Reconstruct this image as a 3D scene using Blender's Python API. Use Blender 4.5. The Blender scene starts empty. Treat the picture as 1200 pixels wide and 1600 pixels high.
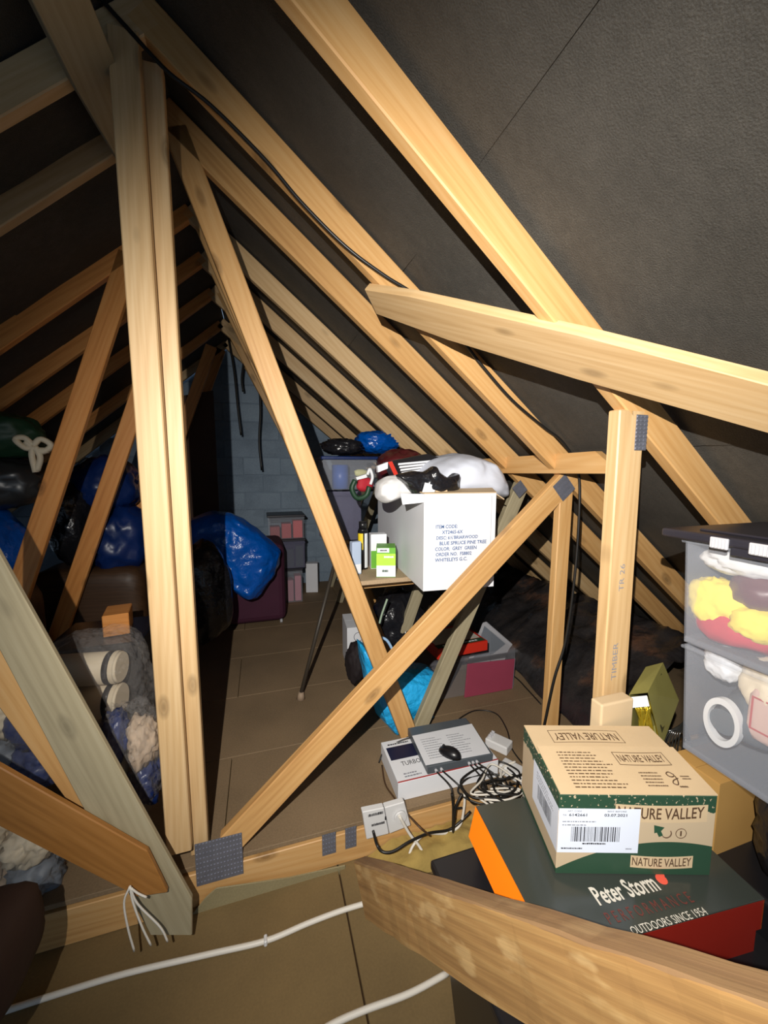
import bpy, bmesh, math, random
from mathutils import Vector as V, Matrix, noise
R = random.Random(7)
S = bpy.context.scene
COL = S.collection

# ------------------------------------------------------------------ camera (a real ultra-wide phone lens, eye height 1.6 m)
FPX, EYE = 620.0, V((0, 0, 1.6))
PITCH = math.atan((800 - 731) / FPX)
YAW = math.atan2(193, math.hypot(FPX, 69))
FW = V((math.sin(YAW) * math.cos(PITCH), math.cos(YAW) * math.cos(PITCH), -math.sin(PITCH)))
RT = V((math.cos(YAW), -math.sin(YAW), 0))
UP = RT.cross(FW)
cam = bpy.data.cameras.new('camera')
cam.sensor_fit = 'VERTICAL'; cam.sensor_height = 36; cam.lens = 36 * FPX / 1600
cam.clip_start = 0.02
co = bpy.data.objects.new('camera', cam); COL.objects.link(co)
co.matrix_world = Matrix(((RT.x, UP.x, -FW.x, EYE.x), (RT.y, UP.y, -FW.y, EYE.y), (RT.z, UP.z, -FW.z, EYE.z), (0, 0, 0, 1)))
S.camera = co
# ------------------------------------------------------------------ world, main lamp, exposure
w = bpy.data.worlds.new('world'); S.world = w; w.use_nodes = True
w.node_tree.nodes['Background'].inputs[0].default_value = (0.55, 0.75, 1.0, 1)
w.node_tree.nodes['Background'].inputs[1].default_value = 0.36
fl = bpy.data.lights.new('main_lamp', 'SPOT'); fl.energy = 330; fl.color = (1.0, 0.95, 0.88)
fl.spot_size = math.radians(112); fl.spot_blend = 1.0; fl.shadow_soft_size = 0.006
fo = bpy.data.objects.new('main_lamp', fl); COL.objects.link(fo)
fo.location = EYE + RT * -0.165 + UP * 0.26 - FW * 0.25  # lamp up left as shadows fall, moved behind the lens to even the falloff
fo.rotation_euler = (EYE + FW * 3.0 + RT * 0.45 - UP * 0.45 - fo.location).to_track_quat('-Z', 'Y').to_euler()
S.view_settings.view_transform = 'Standard'; S.view_settings.look = 'None'
S.view_settings.gamma = 1; S.view_settings.use_curve_mapping = False
S.view_settings.exposure = 0.0

# ------------------------------------------------------------------ measuring helpers: a sight line met with a real plane
def ray(x, y): return FW * FPX + RT * (x - 600) + UP * (800 - y)
def onY(x, y, Y): d = ray(x, y); return EYE + d * (Y / d.y)
def onX(x, y, X): d = ray(x, y); return EYE + d * (X / d.x)
def onZ(x, y, Z): d = ray(x, y); return EYE + d * ((Z - EYE.z) / d.z)
def atD(x, y, D): return EYE + ray(x, y) * (D / FPX)
def proj(p):
    q = p - EYE; z = q.dot(FW); return 600 + FPX * q.dot(RT) / z, 800 - FPX * q.dot(UP) / z
XC, APEX, TAN = -0.304, 3.088, 0.83
def onRoof(x, y, c=0.0, side=1):
    d = ray(x, y); n = V((TAN * side, 0, 1)); k = APEX + TAN * side * XC - c
    return EYE + d * ((k - n.dot(EYE)) / n.dot(d))

# ------------------------------------------------------------------ object helpers
WM = {}
def _name(o, label, cat, group, kind):
    if label: o['label'] = label
    if cat: o['category'] = cat
    if group: o['group'] = group
    if kind: o['kind'] = kind
def thing(name, label, cat, M=None, group=None, kind=None):
    o = bpy.data.objects.new(name, None); COL.objects.link(o)
    M = M or Matrix.Identity(4); o.matrix_basis = M; WM[o] = M; o.empty_display_size = 0.05
    _name(o, label, cat, group, kind); return o
def link(name, me, mats, parent=None, M=None, label=None, cat=None, group=None, kind=None):
    """M is a world matrix; without it the mesh is in the parent's own frame"""
    o = bpy.data.objects.new(name, me); COL.objects.link(o)
    if mats is not None and not me.materials:
        for m in (mats if isinstance(mats, (list, tuple)) else [mats]): me.materials.append(m)
    if parent is not None:
        o.parent = parent
        o.matrix_basis = WM[parent].inverted() @ M if M is not None else Matrix.Identity(4)
        WM[o] = M if M is not None else WM[parent]
    else:
        o.matrix_basis = M or Matrix.Identity(4); WM[o] = o.matrix_basis.copy()
    _name(o, label, cat, group, kind); return o
def obj(name, bm, mats, parent=None, M=None, label=None, cat=None, group=None, kind=None, smooth=False):
    me = bpy.data.meshes.new(name)
    bmesh.ops.recalc_face_normals(bm, faces=bm.faces[:])
    if smooth:
        for f in bm.faces: f.smooth = True
    bm.to_mesh(me); bm.free()
    return link(name, me, mats, parent, M, label, cat, group, kind)
def frame(o, u, v, w):
    u, v, w = V(u), V(v), V(w)
    return Matrix(((u.x, v.x, w.x, o[0]), (u.y, v.y, w.y, o[1]), (u.z, v.z, w.z, o[2]), (0, 0, 0, 1)))
def zrot(o, deg): return Matrix.Translation(V(o)) @ Matrix.Rotation(math.radians(deg), 4, 'Z')
def B(): return bmesh.new()
def box(bm, a, b, bev=0.0, mi=0):
    x0, y0, z0 = a; x1, y1, z1 = b
    vs = [bm.verts.new((x, y, z)) for x in (x0, x1) for y in (y0, y1) for z in (z0, z1)]
    fs = [bm.faces.new([vs[i] for i in q]) for q in ((0, 1, 3, 2), (4, 6, 7, 5), (0, 4, 5, 1), (2, 3, 7, 6), (0, 2, 6, 4), (1, 5, 7, 3))]
    for f in fs: f.material_index = mi
    if bev:
        es = list({e for f in fs for e in f.edges})
        bmesh.ops.bevel(bm, geom=es, offset=bev, segments=1 if bev < 0.006 else 3, affect='EDGES', profile=0.5)
    return bm
def hexa(bm, c8, mi=0):
    """8 corners: four of one face in ring order, then the opposite four"""
    vs = [bm.verts.new(p) for p in c8]
    for q in ((0, 1, 2, 3), (7, 6, 5, 4), (0, 4, 5, 1), (1, 5, 6, 2), (2, 6, 7, 3), (3, 7, 4, 0)):
        f = bm.faces.new([vs[i] for i in q]); f.material_index = mi
    return bm
def prism(bm, pts, ext, mi=0):
    a = [bm.verts.new(p) for p in pts]; b = [bm.verts.new(V(p) + V(ext)) for p in pts]
    n = len(a); bm.faces.new(a).material_index = mi; bm.faces.new(b[::-1]).material_index = mi
    for i in range(n):
        bm.faces.new((a[i], b[i], b[(i + 1) % n], a[(i + 1) % n])).material_index = mi
    return bm
def cyl(bm, p0, p1, r0, r1=None, n=16, mi=0, cap=True):
    p0, p1 = V(p0), V(p1); r1 = r0 if r1 is None else r1
    d = (p1 - p0).normalized(); s = d.orthogonal().normalized(); t = d.cross(s)
    ra, rb = [], []
    for i in range(n):
        a = 2 * math.pi * i / n; q = s * math.cos(a) + t * math.sin(a)
        ra.append(bm.verts.new(p0 + q * r0)); rb.append(bm.verts.new(p1 + q * r1))
    for i in range(n):
        f = bm.faces.new((ra[i], ra[(i + 1) % n], rb[(i + 1) % n], rb[i])); f.material_index = mi; f.smooth = True
    if cap: bm.faces.new(ra[::-1]).material_index = mi; bm.faces.new(rb).material_index = mi
    return bm
def spline(pts, k=6):
    pts = [V(p) for p in pts]; P = [pts[0] * 2 - pts[1]] + pts + [pts[-1] * 2 - pts[-2]]; out = []
    for i in range(1, len(P) - 2):
        a, b, c, d = P[i - 1:i + 3]
        for j in range(k):
            t = j / k
            out.append(0.5 * ((2 * b) + (c - a) * t + (2 * a - 5 * b + 4 * c - d) * t * t + (3 * b - a - 3 * c + d) * t ** 3))
    return out + [pts[-1]]
def tube(bm, pts, r, n=7, k=6, mi=0):
    ps = spline(pts, k); prev = None; rings = []
    s = (ps[1] - ps[0]).orthogonal().normalized()
    for i, p in enumerate(ps):
        d = (ps[min(i + 1, len(ps) - 1)] - ps[max(i - 1, 0)])
        d = d.normalized() if d.length > 1e-9 else V((0, 0, 1))
        s = (s - d * s.dot(d)); s = s.normalized() if s.length > 1e-6 else d.orthogonal().normalized()
        t = d.cross(s); rr = r(i / (len(ps) - 1)) if callable(r) else r
        rings.append([bm.verts.new(p + (s * math.cos(2 * math.pi * j / n) + t * math.sin(2 * math.pi * j / n)) * rr) for j in range(n)])
    for a, b in zip(rings, rings[1:]):
        for j in range(n):
            f = bm.faces.new((a[j], a[(j + 1) % n], b[(j + 1) % n], b[j])); f.smooth = True; f.material_index = mi
    bm.faces.new(rings[0][::-1]); bm.faces.new(rings[-1]); return bm
def cable(name, pts, r, mat, label=None, cat='cable', parent=None, group=None, n=7):
    bm = tube(B(), pts, r, n)
    return obj(name, bm, mat, parent, Matrix.Identity(4) if parent else None, label, None if parent else cat, group)
def lump(bm, c, s, seed=0, sub=4, amp=0.16, fr=2.2, crease=0.12, sq=2.4, rot=0.0, mi=0, flat=-1.0):
    """a crumpled soft body: superellipsoid, big folds and sharp creases, flattened below"""
    r = bmesh.ops.create_icosphere(bm, subdivisions=sub, radius=1.0)
    off = V((seed * 3.17, seed * 1.73, seed * 5.31)); ca, sa = math.cos(rot), math.sin(rot)
    for v in r['verts']:
        p = v.co.copy()
        k = (abs(p.x) ** sq + abs(p.y) ** sq + abs(p.z) ** sq) ** (-1 / sq); q = p * k
        n1 = noise.noise(q * fr * 0.6 + off); n2 = 0.5 - abs(noise.noise(q * fr * 1.7 + off * 2)) * 2; n3 = 0.5 - abs(noise.noise(q * fr * 3.9 + off)) * 2
        q *= 1 + amp * n1 + crease * n2 * 0.6 + crease * 0.45 * n3
        if q.z < flat: q.z = flat
        x, y, z = q.x * s[0], q.y * s[1], q.z * s[2]
        v.co = V((c[0] + x * ca - y * sa, c[1] + x * sa + y * ca, c[2] + z))
    for v in r['verts']:
        for f in v.link_faces: f.material_index = mi; f.smooth = True
    return bm
def bag(name, label, cat, c, s, mat, seed=0, parent=None, group=None, **kw):
    bm = lump(B(), (0, 0, 0), s, seed, **kw)
    return obj(name, bm, mat, parent, Matrix.Translation(V(c)), label, cat, group, smooth=True)
def bagpx(name, label, cat, rect, Y, dy, mat, seed=0, parent=None, group=None, **kw):
    x0, y0, x1, y1 = rect; cx, cy = (x0 + x1) / 2, (y0 + y1) / 2
    a, b, t, l = onY(x0, cy, Y), onY(x1, cy, Y), onY(cx, y0, Y), onY(cx, y1, Y)
    return bag(name, label, cat, V(((a.x + b.x) / 2, Y, (t.z + l.z) / 2)), (abs(b.x - a.x) / 2, dy, abs(t.z - l.z) / 2), mat, seed, parent, group, **kw)
def grid(bm, fn, nu, nv, mi=0):
    vs = [[bm.verts.new(fn(i / nu, j / nv)) for j in range(nv + 1)] for i in range(nu + 1)]
    for i in range(nu):
        for j in range(nv):
            f = bm.faces.new((vs[i][j], vs[i + 1][j], vs[i + 1][j + 1], vs[i][j + 1])); f.smooth = True; f.material_index = mi
    return bm

# ------------------------------------------------------------------ materials
class N:
    def __init__(s, name):
        s.m = bpy.data.materials.new(name); s.m.use_nodes = True; s.t = s.m.node_tree; s.b = s.t.nodes['Principled BSDF']
    def n(s, ty, **kw):
        x = s.t.nodes.new(ty)
        for k, v in kw.items():
            if hasattr(x, k): setattr(x, k, v)
            else: x.inputs[k.replace('_', ' ')].default_value = v
        return x
    def l(s, a, b): s.t.links.new(a, b)
    def math(s, op, a, b=None):
        x = s.n('ShaderNodeMath', operation=op)
        for i, v in enumerate((a, b)):
            if v is None: continue
            if isinstance(v, (int, float)): x.inputs[i].default_value = v
            else: s.l(v, x.inputs[i])
        return x.outputs[0]
    def mix(s, f, a, b):
        x = s.n('ShaderNodeMix', data_type='RGBA')
        for v, i in ((f, 0), (a, 6), (b, 7)):
            if isinstance(v, (int, float)): x.inputs[i].default_value = v
            elif isinstance(v, tuple): x.inputs[i].default_value = (*v, 1)
            else: s.l(v, x.inputs[i])
        return x.outputs[2]
    def ramp(s, f, stops):
        x = s.n('ShaderNodeValToRGB'); s.l(f, x.inputs[0]); e = x.color_ramp.elements
        while len(e) < len(stops): e.new(0.5)
        for i, (p, c) in enumerate(stops): e[i].position = p; e[i].color = (*c, 1) if len(c) == 3 else c
        return x.outputs[0]
    def obj(s, scale=(1, 1, 1), rnd=True):
        tc = s.n('ShaderNodeTexCoord'); mp = s.n('ShaderNodeMapping'); mp.inputs['Scale'].default_value = scale
        s.l(tc.outputs['Object'], mp.inputs[0])
        if rnd:
            oi = s.n('ShaderNodeObjectInfo'); vm = s.n('ShaderNodeVectorMath', operation='MULTIPLY')
            s.l(oi.outputs['Random'], vm.inputs[0]); vm.inputs[1].default_value = (31, 17, 11); s.l(vm.outputs[0], mp.inputs['Location'])
        return mp.outputs[0]
    def noise(s, vec, scale=5, detail=4, rough=0.5):
        x = s.n('ShaderNodeTexNoise'); x.inputs['Scale'].default_value = scale; x.inputs['Detail'].default_value = detail; x.inputs['Roughness'].default_value = rough
        s.l(vec, x.inputs['Vector']); return x.outputs['Fac']
    def bump(s, h, st=0.3, d=0.01):
        x = s.n('ShaderNodeBump'); x.inputs['Strength'].default_value = st; x.inputs['Distance'].default_value = d; s.l(h, x.inputs['Height']); s.l(x.outputs[0], s.b.inputs['Normal'])
    def base(s, c):
        if isinstance(c, tuple): s.b.inputs['Base Color'].default_value = (*c, 1)
        else: s.l(c, s.b.inputs['Base Color'])
    def set(s, **kw):
        for k, v in kw.items(): s.b.inputs[k.replace('_', ' ')].default_value = v
def plain(name, c, rough=0.6, var=0.12, scale=6, bump=0.0, bs=40, bd=0.004, **kw):
    k = N(name); f = k.noise(k.obj(), scale, 4)
    k.base(k.mix(f, tuple(x * (1 - var) for x in c), tuple(min(1, x * (1 + var)) for x in c)))
    k.set(Roughness=rough, **kw)
    if bump: k.bump(k.noise(k.obj(), bs, 3), bump, bd)
    return k.m
def wood(name, lo, mid, hi, knot=1.0, rough=0.5, sawn=0):
    k = N(name); v = k.obj((1, 1, 1))
    wob = k.noise(k.obj((0.9, 5, 5)), 1.0, 2)
    def stretched(sc, det):
        return k.noise(k.obj(sc), 1.0, det)
    big = stretched((1.1, 16, 16), 3); fine = stretched((2.5, 150, 150), 3)
    wv = k.n('ShaderNodeTexWave', wave_type='BANDS', bands_direction='DIAGONAL'); wv.inputs['Scale'].default_value = 1.0
    wv.inputs['Distortion'].default_value = 9.0; wv.inputs['Detail'].default_value = 2.0; wv.inputs['Detail Scale'].default_value = 0.6
    k.l(k.obj((1.6, 22, 22)), wv.inputs['Vector'])
    f = k.math('ADD', k.math('MULTIPLY', big, 0.6), k.math('ADD', k.math('MULTIPLY', wv.outputs['Fac'], 0.12), k.math('MULTIPLY', fine, 0.32)))
    c = k.ramp(f, [(0.18, lo), (0.5, mid), (0.85, hi)])
    vo = k.n('ShaderNodeTexVoronoi'); vo.inputs['Scale'].default_value = 1.0; k.l(k.obj((4.2, 10, 0.02)), vo.inputs['Vector'])
    kn = k.ramp(vo.outputs['Distance'], [(0.06, (1, 1, 1)), (0.11, (0.6, 0.6, 0.6)), (0.14, (0.75, 0.75, 0.75)), (0.24, (0, 0, 0))])
    sx = k.n('ShaderNodeSeparateColor'); k.l(vo.outputs['Color'], sx.inputs[0]); kn = k.math('MULTIPLY', kn, k.math('GREATER_THAN', sx.outputs[0], 0.62))
    c = k.mix(k.math('MULTIPLY', kn, 0.62 * knot), c, tuple(x * 0.30 for x in lo))
    blot = k.noise(k.obj((0.8, 3, 3)), 1.3, 2)
    c = k.mix(k.math('MULTIPLY', k.math('GREATER_THAN', blot, 0.5), 0.0), c, mid)
    if sawn:                                                  # pale torn patches of the saw, dirt rubbed into the top edge
        pt = k.noise(k.obj((5, 9, 14)), 1.6, 3); c = k.mix(k.math('MULTIPLY', k.ramp(pt, [(0.56, (0, 0, 0)), (0.66, (1, 1, 1))]), 0.55), c, (0.62, 0.42, 0.19))
        tc = k.n('ShaderNodeTexCoord'); sp = k.n('ShaderNodeSeparateXYZ'); k.l(tc.outputs['Object'], sp.inputs[0])
        c = k.mix(k.math('MULTIPLY', k.math('GREATER_THAN', k.math('ADD', sp.outputs[2], k.math('MULTIPLY', pt, 0.012)), 0.0015), 0.6), c, (0.20, 0.125, 0.075))
    k.base(c); k.set(Roughness=rough); k.bump(f, 0.25 + sawn * 0.4, 0.002 + sawn * 0.003); return k.m
PINE = wood('pine', (0.42, 0.205, 0.065), (0.60, 0.34, 0.125), (0.70, 0.45, 0.205))
PINE_PALE = wood('pale_pine', (0.44, 0.26, 0.105), (0.60, 0.40, 0.195), (0.72, 0.53, 0.30))
PINE_RED = wood('orange_pine', (0.52, 0.18, 0.036), (0.76, 0.315, 0.08), (0.86, 0.43, 0.14), rough=0.45)
PINE_GREY = wood('weathered_pine', (0.24, 0.20, 0.12), (0.34, 0.29, 0.18), (0.42, 0.37, 0.25), 0.6, 0.7)
PINE_DARK = wood('dark_stained_wood', (0.03, 0.014, 0.006), (0.06, 0.028, 0.011), (0.09, 0.045, 0.02), 0.5)
SAWN = wood('rough_sawn_pine', (0.20, 0.10, 0.035), (0.36, 0.20, 0.07), (0.52, 0.33, 0.13), 0.5, 0.65, 1)
def felt_mat():
    k = N('roof_felt'); v = k.obj(rnd=False); a = k.noise(v, 2.2, 5); b = k.noise(v, 260, 2); c = k.noise(k.obj((3, 40, 40), False), 1, 3)
    f = k.math('ADD', k.math('MULTIPLY', a, 0.5), k.math('ADD', k.math('MULTIPLY', b, 0.35), k.math('MULTIPLY', c, 0.2)))
    k.base(k.ramp(f, [(0.3, (0.028, 0.026, 0.022)), (0.55, (0.058, 0.053, 0.045)), (0.75, (0.10, 0.091, 0.076))]))
    k.set(Roughness=0.75); k.bump(k.math('ADD', b, a), 0.5, 0.004); return k.m
FELT = felt_mat()
def block_mat():
    k = N('whitewashed_block'); v = k.obj(); a = k.noise(v, 3, 5); b = k.noise(v, 60, 3)
    f = k.math('ADD', k.math('MULTIPLY', a, 0.7), k.math('MULTIPLY', b, 0.3))
    k.base(k.ramp(f, [(0.3, (0.19, 0.25, 0.32)), (0.55, (0.27, 0.35, 0.44)), (0.75, (0.33, 0.42, 0.5))])); k.set(Roughness=0.9); k.bump(f, 0.5, 0.01); return k.m  # whitewash in blue-grey: cool cast of the dim light put into the colour
BLOCK = block_mat(); MORTAR = plain('mortar', (0.24, 0.31, 0.39), 0.95, 0.2, 8, 0.4)
def chip_mat(name, c, spk=0.35):
    k = N(name); v = k.obj(rnd=False); a = k.noise(v, 1.7, 5); b = k.noise(v, 130, 2)
    f = k.math('ADD', k.math('MULTIPLY', a, 0.6), k.math('MULTIPLY', b, spk))
    k.base(k.ramp(f, [(0.25, tuple(x * 0.6 for x in c)), (0.5, c), (0.75, tuple(x * 1.3 for x in c))])); k.set(Roughness=0.75); k.bump(b, 0.15, 0.002); return k.m
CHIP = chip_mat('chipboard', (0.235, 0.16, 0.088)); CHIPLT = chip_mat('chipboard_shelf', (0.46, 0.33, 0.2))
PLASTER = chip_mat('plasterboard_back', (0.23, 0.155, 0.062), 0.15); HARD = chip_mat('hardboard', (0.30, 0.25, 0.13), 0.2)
BROWNBOARD = chip_mat('brown_hardboard', (0.075, 0.032, 0.014), 0.2)  # brown board kept dark, the centre post's shade put into its colour
STEEL = plain('galvanised_steel', (0.23, 0.24, 0.29), 0.42, 0.25, 30, 0.2, Metallic=0.55)
WHITE = plain('white_card', (0.80, 0.82, 0.86), 0.55, 0.05); WHITEPL = plain('white_plastic', (0.72, 0.72, 0.72), 0.35, 0.04)
PAPER = plain('white_paper', (0.74, 0.76, 0.80), 0.7, 0.06); STICK = plain('white_sticker', (0.70, 0.75, 0.86), 0.35, 0.03)
KRAFT = plain('kraft_card', (0.56, 0.42, 0.255), 0.7, 0.08, 12, 0.1); KRAFTD = plain('brown_card', (0.46, 0.26, 0.075), 0.65, 0.1, 5)
BLACKPL = plain('black_plastic', (0.010, 0.010, 0.012), 0.32, 0.2); BLACKBAG = plain('black_bin_bag', (0.012, 0.012, 0.015), 0.25, 0.3, 4, 0.8, 14, 0.02)
BLACKC = plain('black_cable', (0.012, 0.011, 0.010), 0.4, 0.2); WHITEC = plain('white_cable', (0.74, 0.70, 0.62), 0.45, 0.06)
DKGREY = plain('dark_grey_metal', (0.085, 0.10, 0.115), 0.4, 0.1); GREYLID = plain('dark_lid', (0.022, 0.021, 0.03), 0.4, 0.2)
BLUEBAG = plain('blue_plastic_bag', (0.0, 0.085, 0.42), 0.28, 0.3, 5, 0.9, 13, 0.02); CYANBAG = plain('light_blue_woven_bag', (0.02, 0.42, 0.92), 0.4, 0.25, 10, 1.0, 20, 0.02)
DKBLUE = plain('dark_blue_bag', (0.004, 0.022, 0.12), 0.35, 0.3, 5, 0.3, 20); MAROON = plain('maroon_fabric', (0.055, 0.008, 0.028), 0.8, 0.2, 8)
MAROONB = plain('maroon_board', (0.30, 0.045, 0.085), 0.55, 0.1); REDF = plain('red_fabric', (0.45, 0.015, 0.03), 0.75, 0.2, 20)
DKRED = plain('dark_red_bag', (0.10, 0.012, 0.015), 0.4, 0.3, 8, 0.3, 30); CLOTH = plain('white_cloth', (0.66, 0.70, 0.80), 0.85, 0.08, 5, 0.15, 30)
DKGREEN = plain('dark_green', (0.012, 0.05, 0.022), 0.5, 0.3); CREAM = plain('cream_foam', (0.74, 0.63, 0.45), 0.6, 0.08)
YELLOWCL = plain('yellow_cloth', (0.85, 0.68, 0.07), 0.8, 0.12, 9, 0.2, 30); TANCARD = plain('tan_card', (0.58, 0.44, 0.27), 0.7, 0.08)
ORANGE = plain('orange_card', (0.95, 0.20, 0.004), 0.45, 0.05); REDCARD = plain('red_card', (0.62, 0.028, 0.012), 0.45, 0.08)
SHOERED = plain('dimmed_red_card', (0.24, 0.012, 0.005), 0.45, 0.08); SHOELID = plain('dark_olive_card', (0.036, 0.042, 0.036), 0.2, 0.06); NAVY = plain('navy_ink', (0.008, 0.012, 0.045), 0.5, 0.1)  # shoe box red darkened, the lamp's falloff put into the colour
INK = plain('black_ink', (0.02, 0.02, 0.025), 0.6, 0.1); BROWNINK = plain('brown_ink', (0.085, 0.045, 0.022), 0.6, 0.1); BLUEINK = plain('blue_ink', (0.05, 0.12, 0.30), 0.6, 0.15)
GREYINK = plain('grey_ink', (0.25, 0.26, 0.30), 0.6, 0.1); GREENINK = plain('green_ink', (0.02, 0.07, 0.035), 0.6, 0.1); REDINK = plain('red_ink', (0.42, 0.045, 0.04), 0.6, 0.1)
PALEINK = plain('pale_ink', (0.62, 0.58, 0.50), 0.55, 0.05); DULLRED = plain('dull_red_ink', (0.13, 0.028, 0.022), 0.5, 0.1)
GREENCARD = plain('leaf_green_card', (0.13, 0.40, 0.03), 0.45, 0.2, 8); LIME = plain('lime_card', (0.45, 0.75, 0.06), 0.45, 0.2, 8)
GOLD = plain('gold_foil', (0.52, 0.38, 0.03), 0.22, 0.5, 14, 0.4, 60, Metallic=0.7); OLIVE = plain('olive_gold_card', (0.22, 0.20, 0.06), 0.4, 0.3, 9)
WOOL = plain('mineral_wool', (0.36, 0.25, 0.07), 0.95, 0.35, 9, 0.6, 70); BROWNC = plain('brown_cable', (0.07, 0.035, 0.015), 0.5, 0.2)
YELLOWL = plain('yellow_label', (0.85, 0.62, 0.03), 0.4, 0.03); GREYCARD = plain('grey_card', (0.20, 0.23, 0.27), 0.5, 0.08); SILVER = plain('light_grey_plastic', (0.52, 0.52, 0.55), 0.5, 0.05)
def film(name, c, al, rough=0.12, bumpy=0.5, sc=14):
    k = N(name); k.base(c); k.set(Roughness=rough, Alpha=al)
    if bumpy: k.bump(k.noise(k.obj(), sc, 4), bumpy, 0.02)
    return k.m
CLEARBAG = film('clear_plastic_film', (0.55, 0.52, 0.50), 0.11, 0.10, 1.0, 26)
CLEARTUB = film('clear_tub_plastic', (0.62, 0.66, 0.75), 0.115, 0.2, 0.0); THINTUB = film('thin_tub_plastic', (0.45, 0.45, 0.5), 0.07, 0.2, 0.0); DIMTUB = film('smoky_tub_plastic', (0.20, 0.20, 0.30), 0.42, 0.2, 0.0)
def membrane_mat():
    k = N('black_polythene'); v = k.obj(rnd=False); a = k.noise(v, 3.5, 6, 0.65)
    k.base(k.ramp(a, [(0.35, (0.014, 0.014, 0.016)), (0.58, (0.035, 0.030, 0.029)), (0.72, (0.13, 0.065, 0.04))])); k.set(Roughness=0.33); k.bump(k.noise(v, 9, 5), 0.8, 0.03); return k.m
MEMB = membrane_mat()

# ------------------------------------------------------------------ lettering and print: flat ink a hair proud of its face
def faceM(M, face, W, D, H):
    """frame of a box face: local x to the reader's right, y up, z out, origin at the face's lower left"""
    u, v, w, o = M.col[0].xyz, M.col[1].xyz, M.col[2].xyz, M.translation
    if face == 'front': return frame(o, u, w, -v)
    if face == 'left': return frame(o + v * D, -v, w, -u)
    if face == 'top': return frame(o + w * H, u, v, w)
def text(name, body, parent, FM, x, y, wd, ht, mat, z=0.0006, bold=0.0, flip=False, arch=0.0, skew=0.0, label=None):
    cu = bpy.data.curves.new(name, 'FONT'); cu.body = body; cu.size = 1; cu.offset = bold; cu.resolution_u = 2
    t = bpy.data.objects.new('t', cu); COL.objects.link(t)
    dg = bpy.context.evaluated_depsgraph_get(); me = bpy.data.meshes.new_from_object(t.evaluated_get(dg))
    bpy.data.objects.remove(t); bpy.data.curves.remove(cu)
    if not me.vertices: return
    xs = [v.co.x for v in me.vertices]; ys = [v.co.y for v in me.vertices]; x0, x1, y0, y1 = min(xs), max(xs), min(ys), max(ys)
    me.materials.clear()
    for v in me.vertices:
        a = (v.co.x - x0) / (x1 - x0); b = (v.co.y - y0) / (y1 - y0)
        if flip: a, b = 1 - a, 1 - b
        px = a * wd + skew * b * ht; py = b * ht + arch * (4 * (a - 0.5) ** 2) * (1 if not flip else -1)
        v.co = V((x + px, y + py, z))
    return link(name, me, mat, parent, FM, label)
def panel(name, parent, FM, x, y, wd, ht, mat, z=0.0004, th=0.0003, label=None, arch=0.0):
    bm = B()
    if arch:
        n = 8; lo = [(x + wd * i / n, y + arch * 4 * (i / n - 0.5) ** 2, z) for i in range(n + 1)]
        hi = [(x + wd * i / n, y + ht + arch * 4 * (i / n - 0.5) ** 2, z) for i in range(n + 1)]
        prism(bm, lo + hi[::-1], (0, 0, -th))
    else: box(bm, (x, y, z - th), (x + wd, y + ht, z))
    return obj(name, bm, mat, parent, FM, label)
def lines(name, parent, FM, x, y, wd, ht, rows, mat, z=0.0006, fill=0.5, rag=0.5):
    bm = B(); rr = random.Random(int(x * 9999) + rows)
    for i in range(rows):
        yy = y + ht * (rows - 1 - i) / rows; h = ht / rows * fill; cx = x; end = x + wd * (1 - rag * rr.random())
        while cx < end:
            l = wd * rr.uniform(0.03, 0.11); a, b = cx, min(cx + l, end)
            vs = [bm.verts.new(p) for p in ((a, yy, z), (b, yy, z), (b, yy + h * rr.uniform(0.75, 1), z), (a, yy + h * rr.uniform(0.75, 1), z))]; bm.faces.new(vs); cx += l + wd * 0.018
    return obj(name, bm, mat, parent, FM)
def barcode(parent, FM, x, y, wd, ht, z=0.0009, seed=1):
    bm = B(); rr = random.Random(seed); cx = x
    while cx < x + wd:
        l = wd * rr.choice((0.008, 0.008, 0.016, 0.024)); b = min(cx + l, x + wd)
        bm.faces.new([bm.verts.new(p) for p in ((cx, y, z), (b, y, z), (b, y + ht, z), (cx, y + ht, z))]); cx += l + wd * rr.choice((0.009, 0.014, 0.02))
    return obj('barcode', bm, INK, parent, FM)

def timber(name, p0, p1, depth, thick, mat, parent=None, face=(0, -1, 0), label=None, cat=None, group=None, bev=0.004, cut0=0.0, cut1=0.0, end='front', kind=None):
    """sawn timber from p0 to p1 (centre line of the face that looks along `face`); depth across that face, thickness behind it"""
    p0, p1 = V(p0), V(p1); x = (p1 - p0).normalized(); f = V(face); f = (f - x * f.dot(x)).normalized(); y = x.cross(f) * -1
    z = x.cross(y); L = (p1 - p0).length; bm = B()
    d = depth / 2; zz = -1 if z.dot(f) > 0 else 1
    n = 6
    a = [(0 - cut0 * d, -d, 0), (L - cut1 * d, -d, 0), (L + cut1 * d, d, 0), (0 + cut0 * d, d, 0)]
    prism(bm, a, (0, 0, zz * thick))
    if bev: bmesh.ops.bevel(bm, geom=bm.edges[:], offset=bev, segments=1, affect='EDGES', profile=0.5)
    return obj(name, bm, mat, parent, frame(p0, x, y, z), label, cat, group, kind)
def plate(parent, c, u, wd, ht, face, label=None):
    """punched nail plate with rows of teeth slots"""
    u = V(u).normalized(); f = V(face).normalized(); v = f.cross(u); bm = B(); box(bm, (-wd / 2, -ht / 2, 0), (wd / 2, ht / 2, 0.0015))
    nx, ny = max(3, int(wd / 0.012)), max(3, int(ht / 0.02))
    for i in range(nx):
        for j in range(ny):
            x = -wd / 2 + wd * (i + 0.5) / nx; y = -ht / 2 + ht * (j + 0.5) / ny
            box(bm, (x - 0.0025, y - 0.006, 0.0012), (x + 0.0025, y + 0.006, 0.004))
    return obj('nail_plate', bm, STEEL, parent, frame(V(c) + f * 0.001, u, v, f), label)

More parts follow.
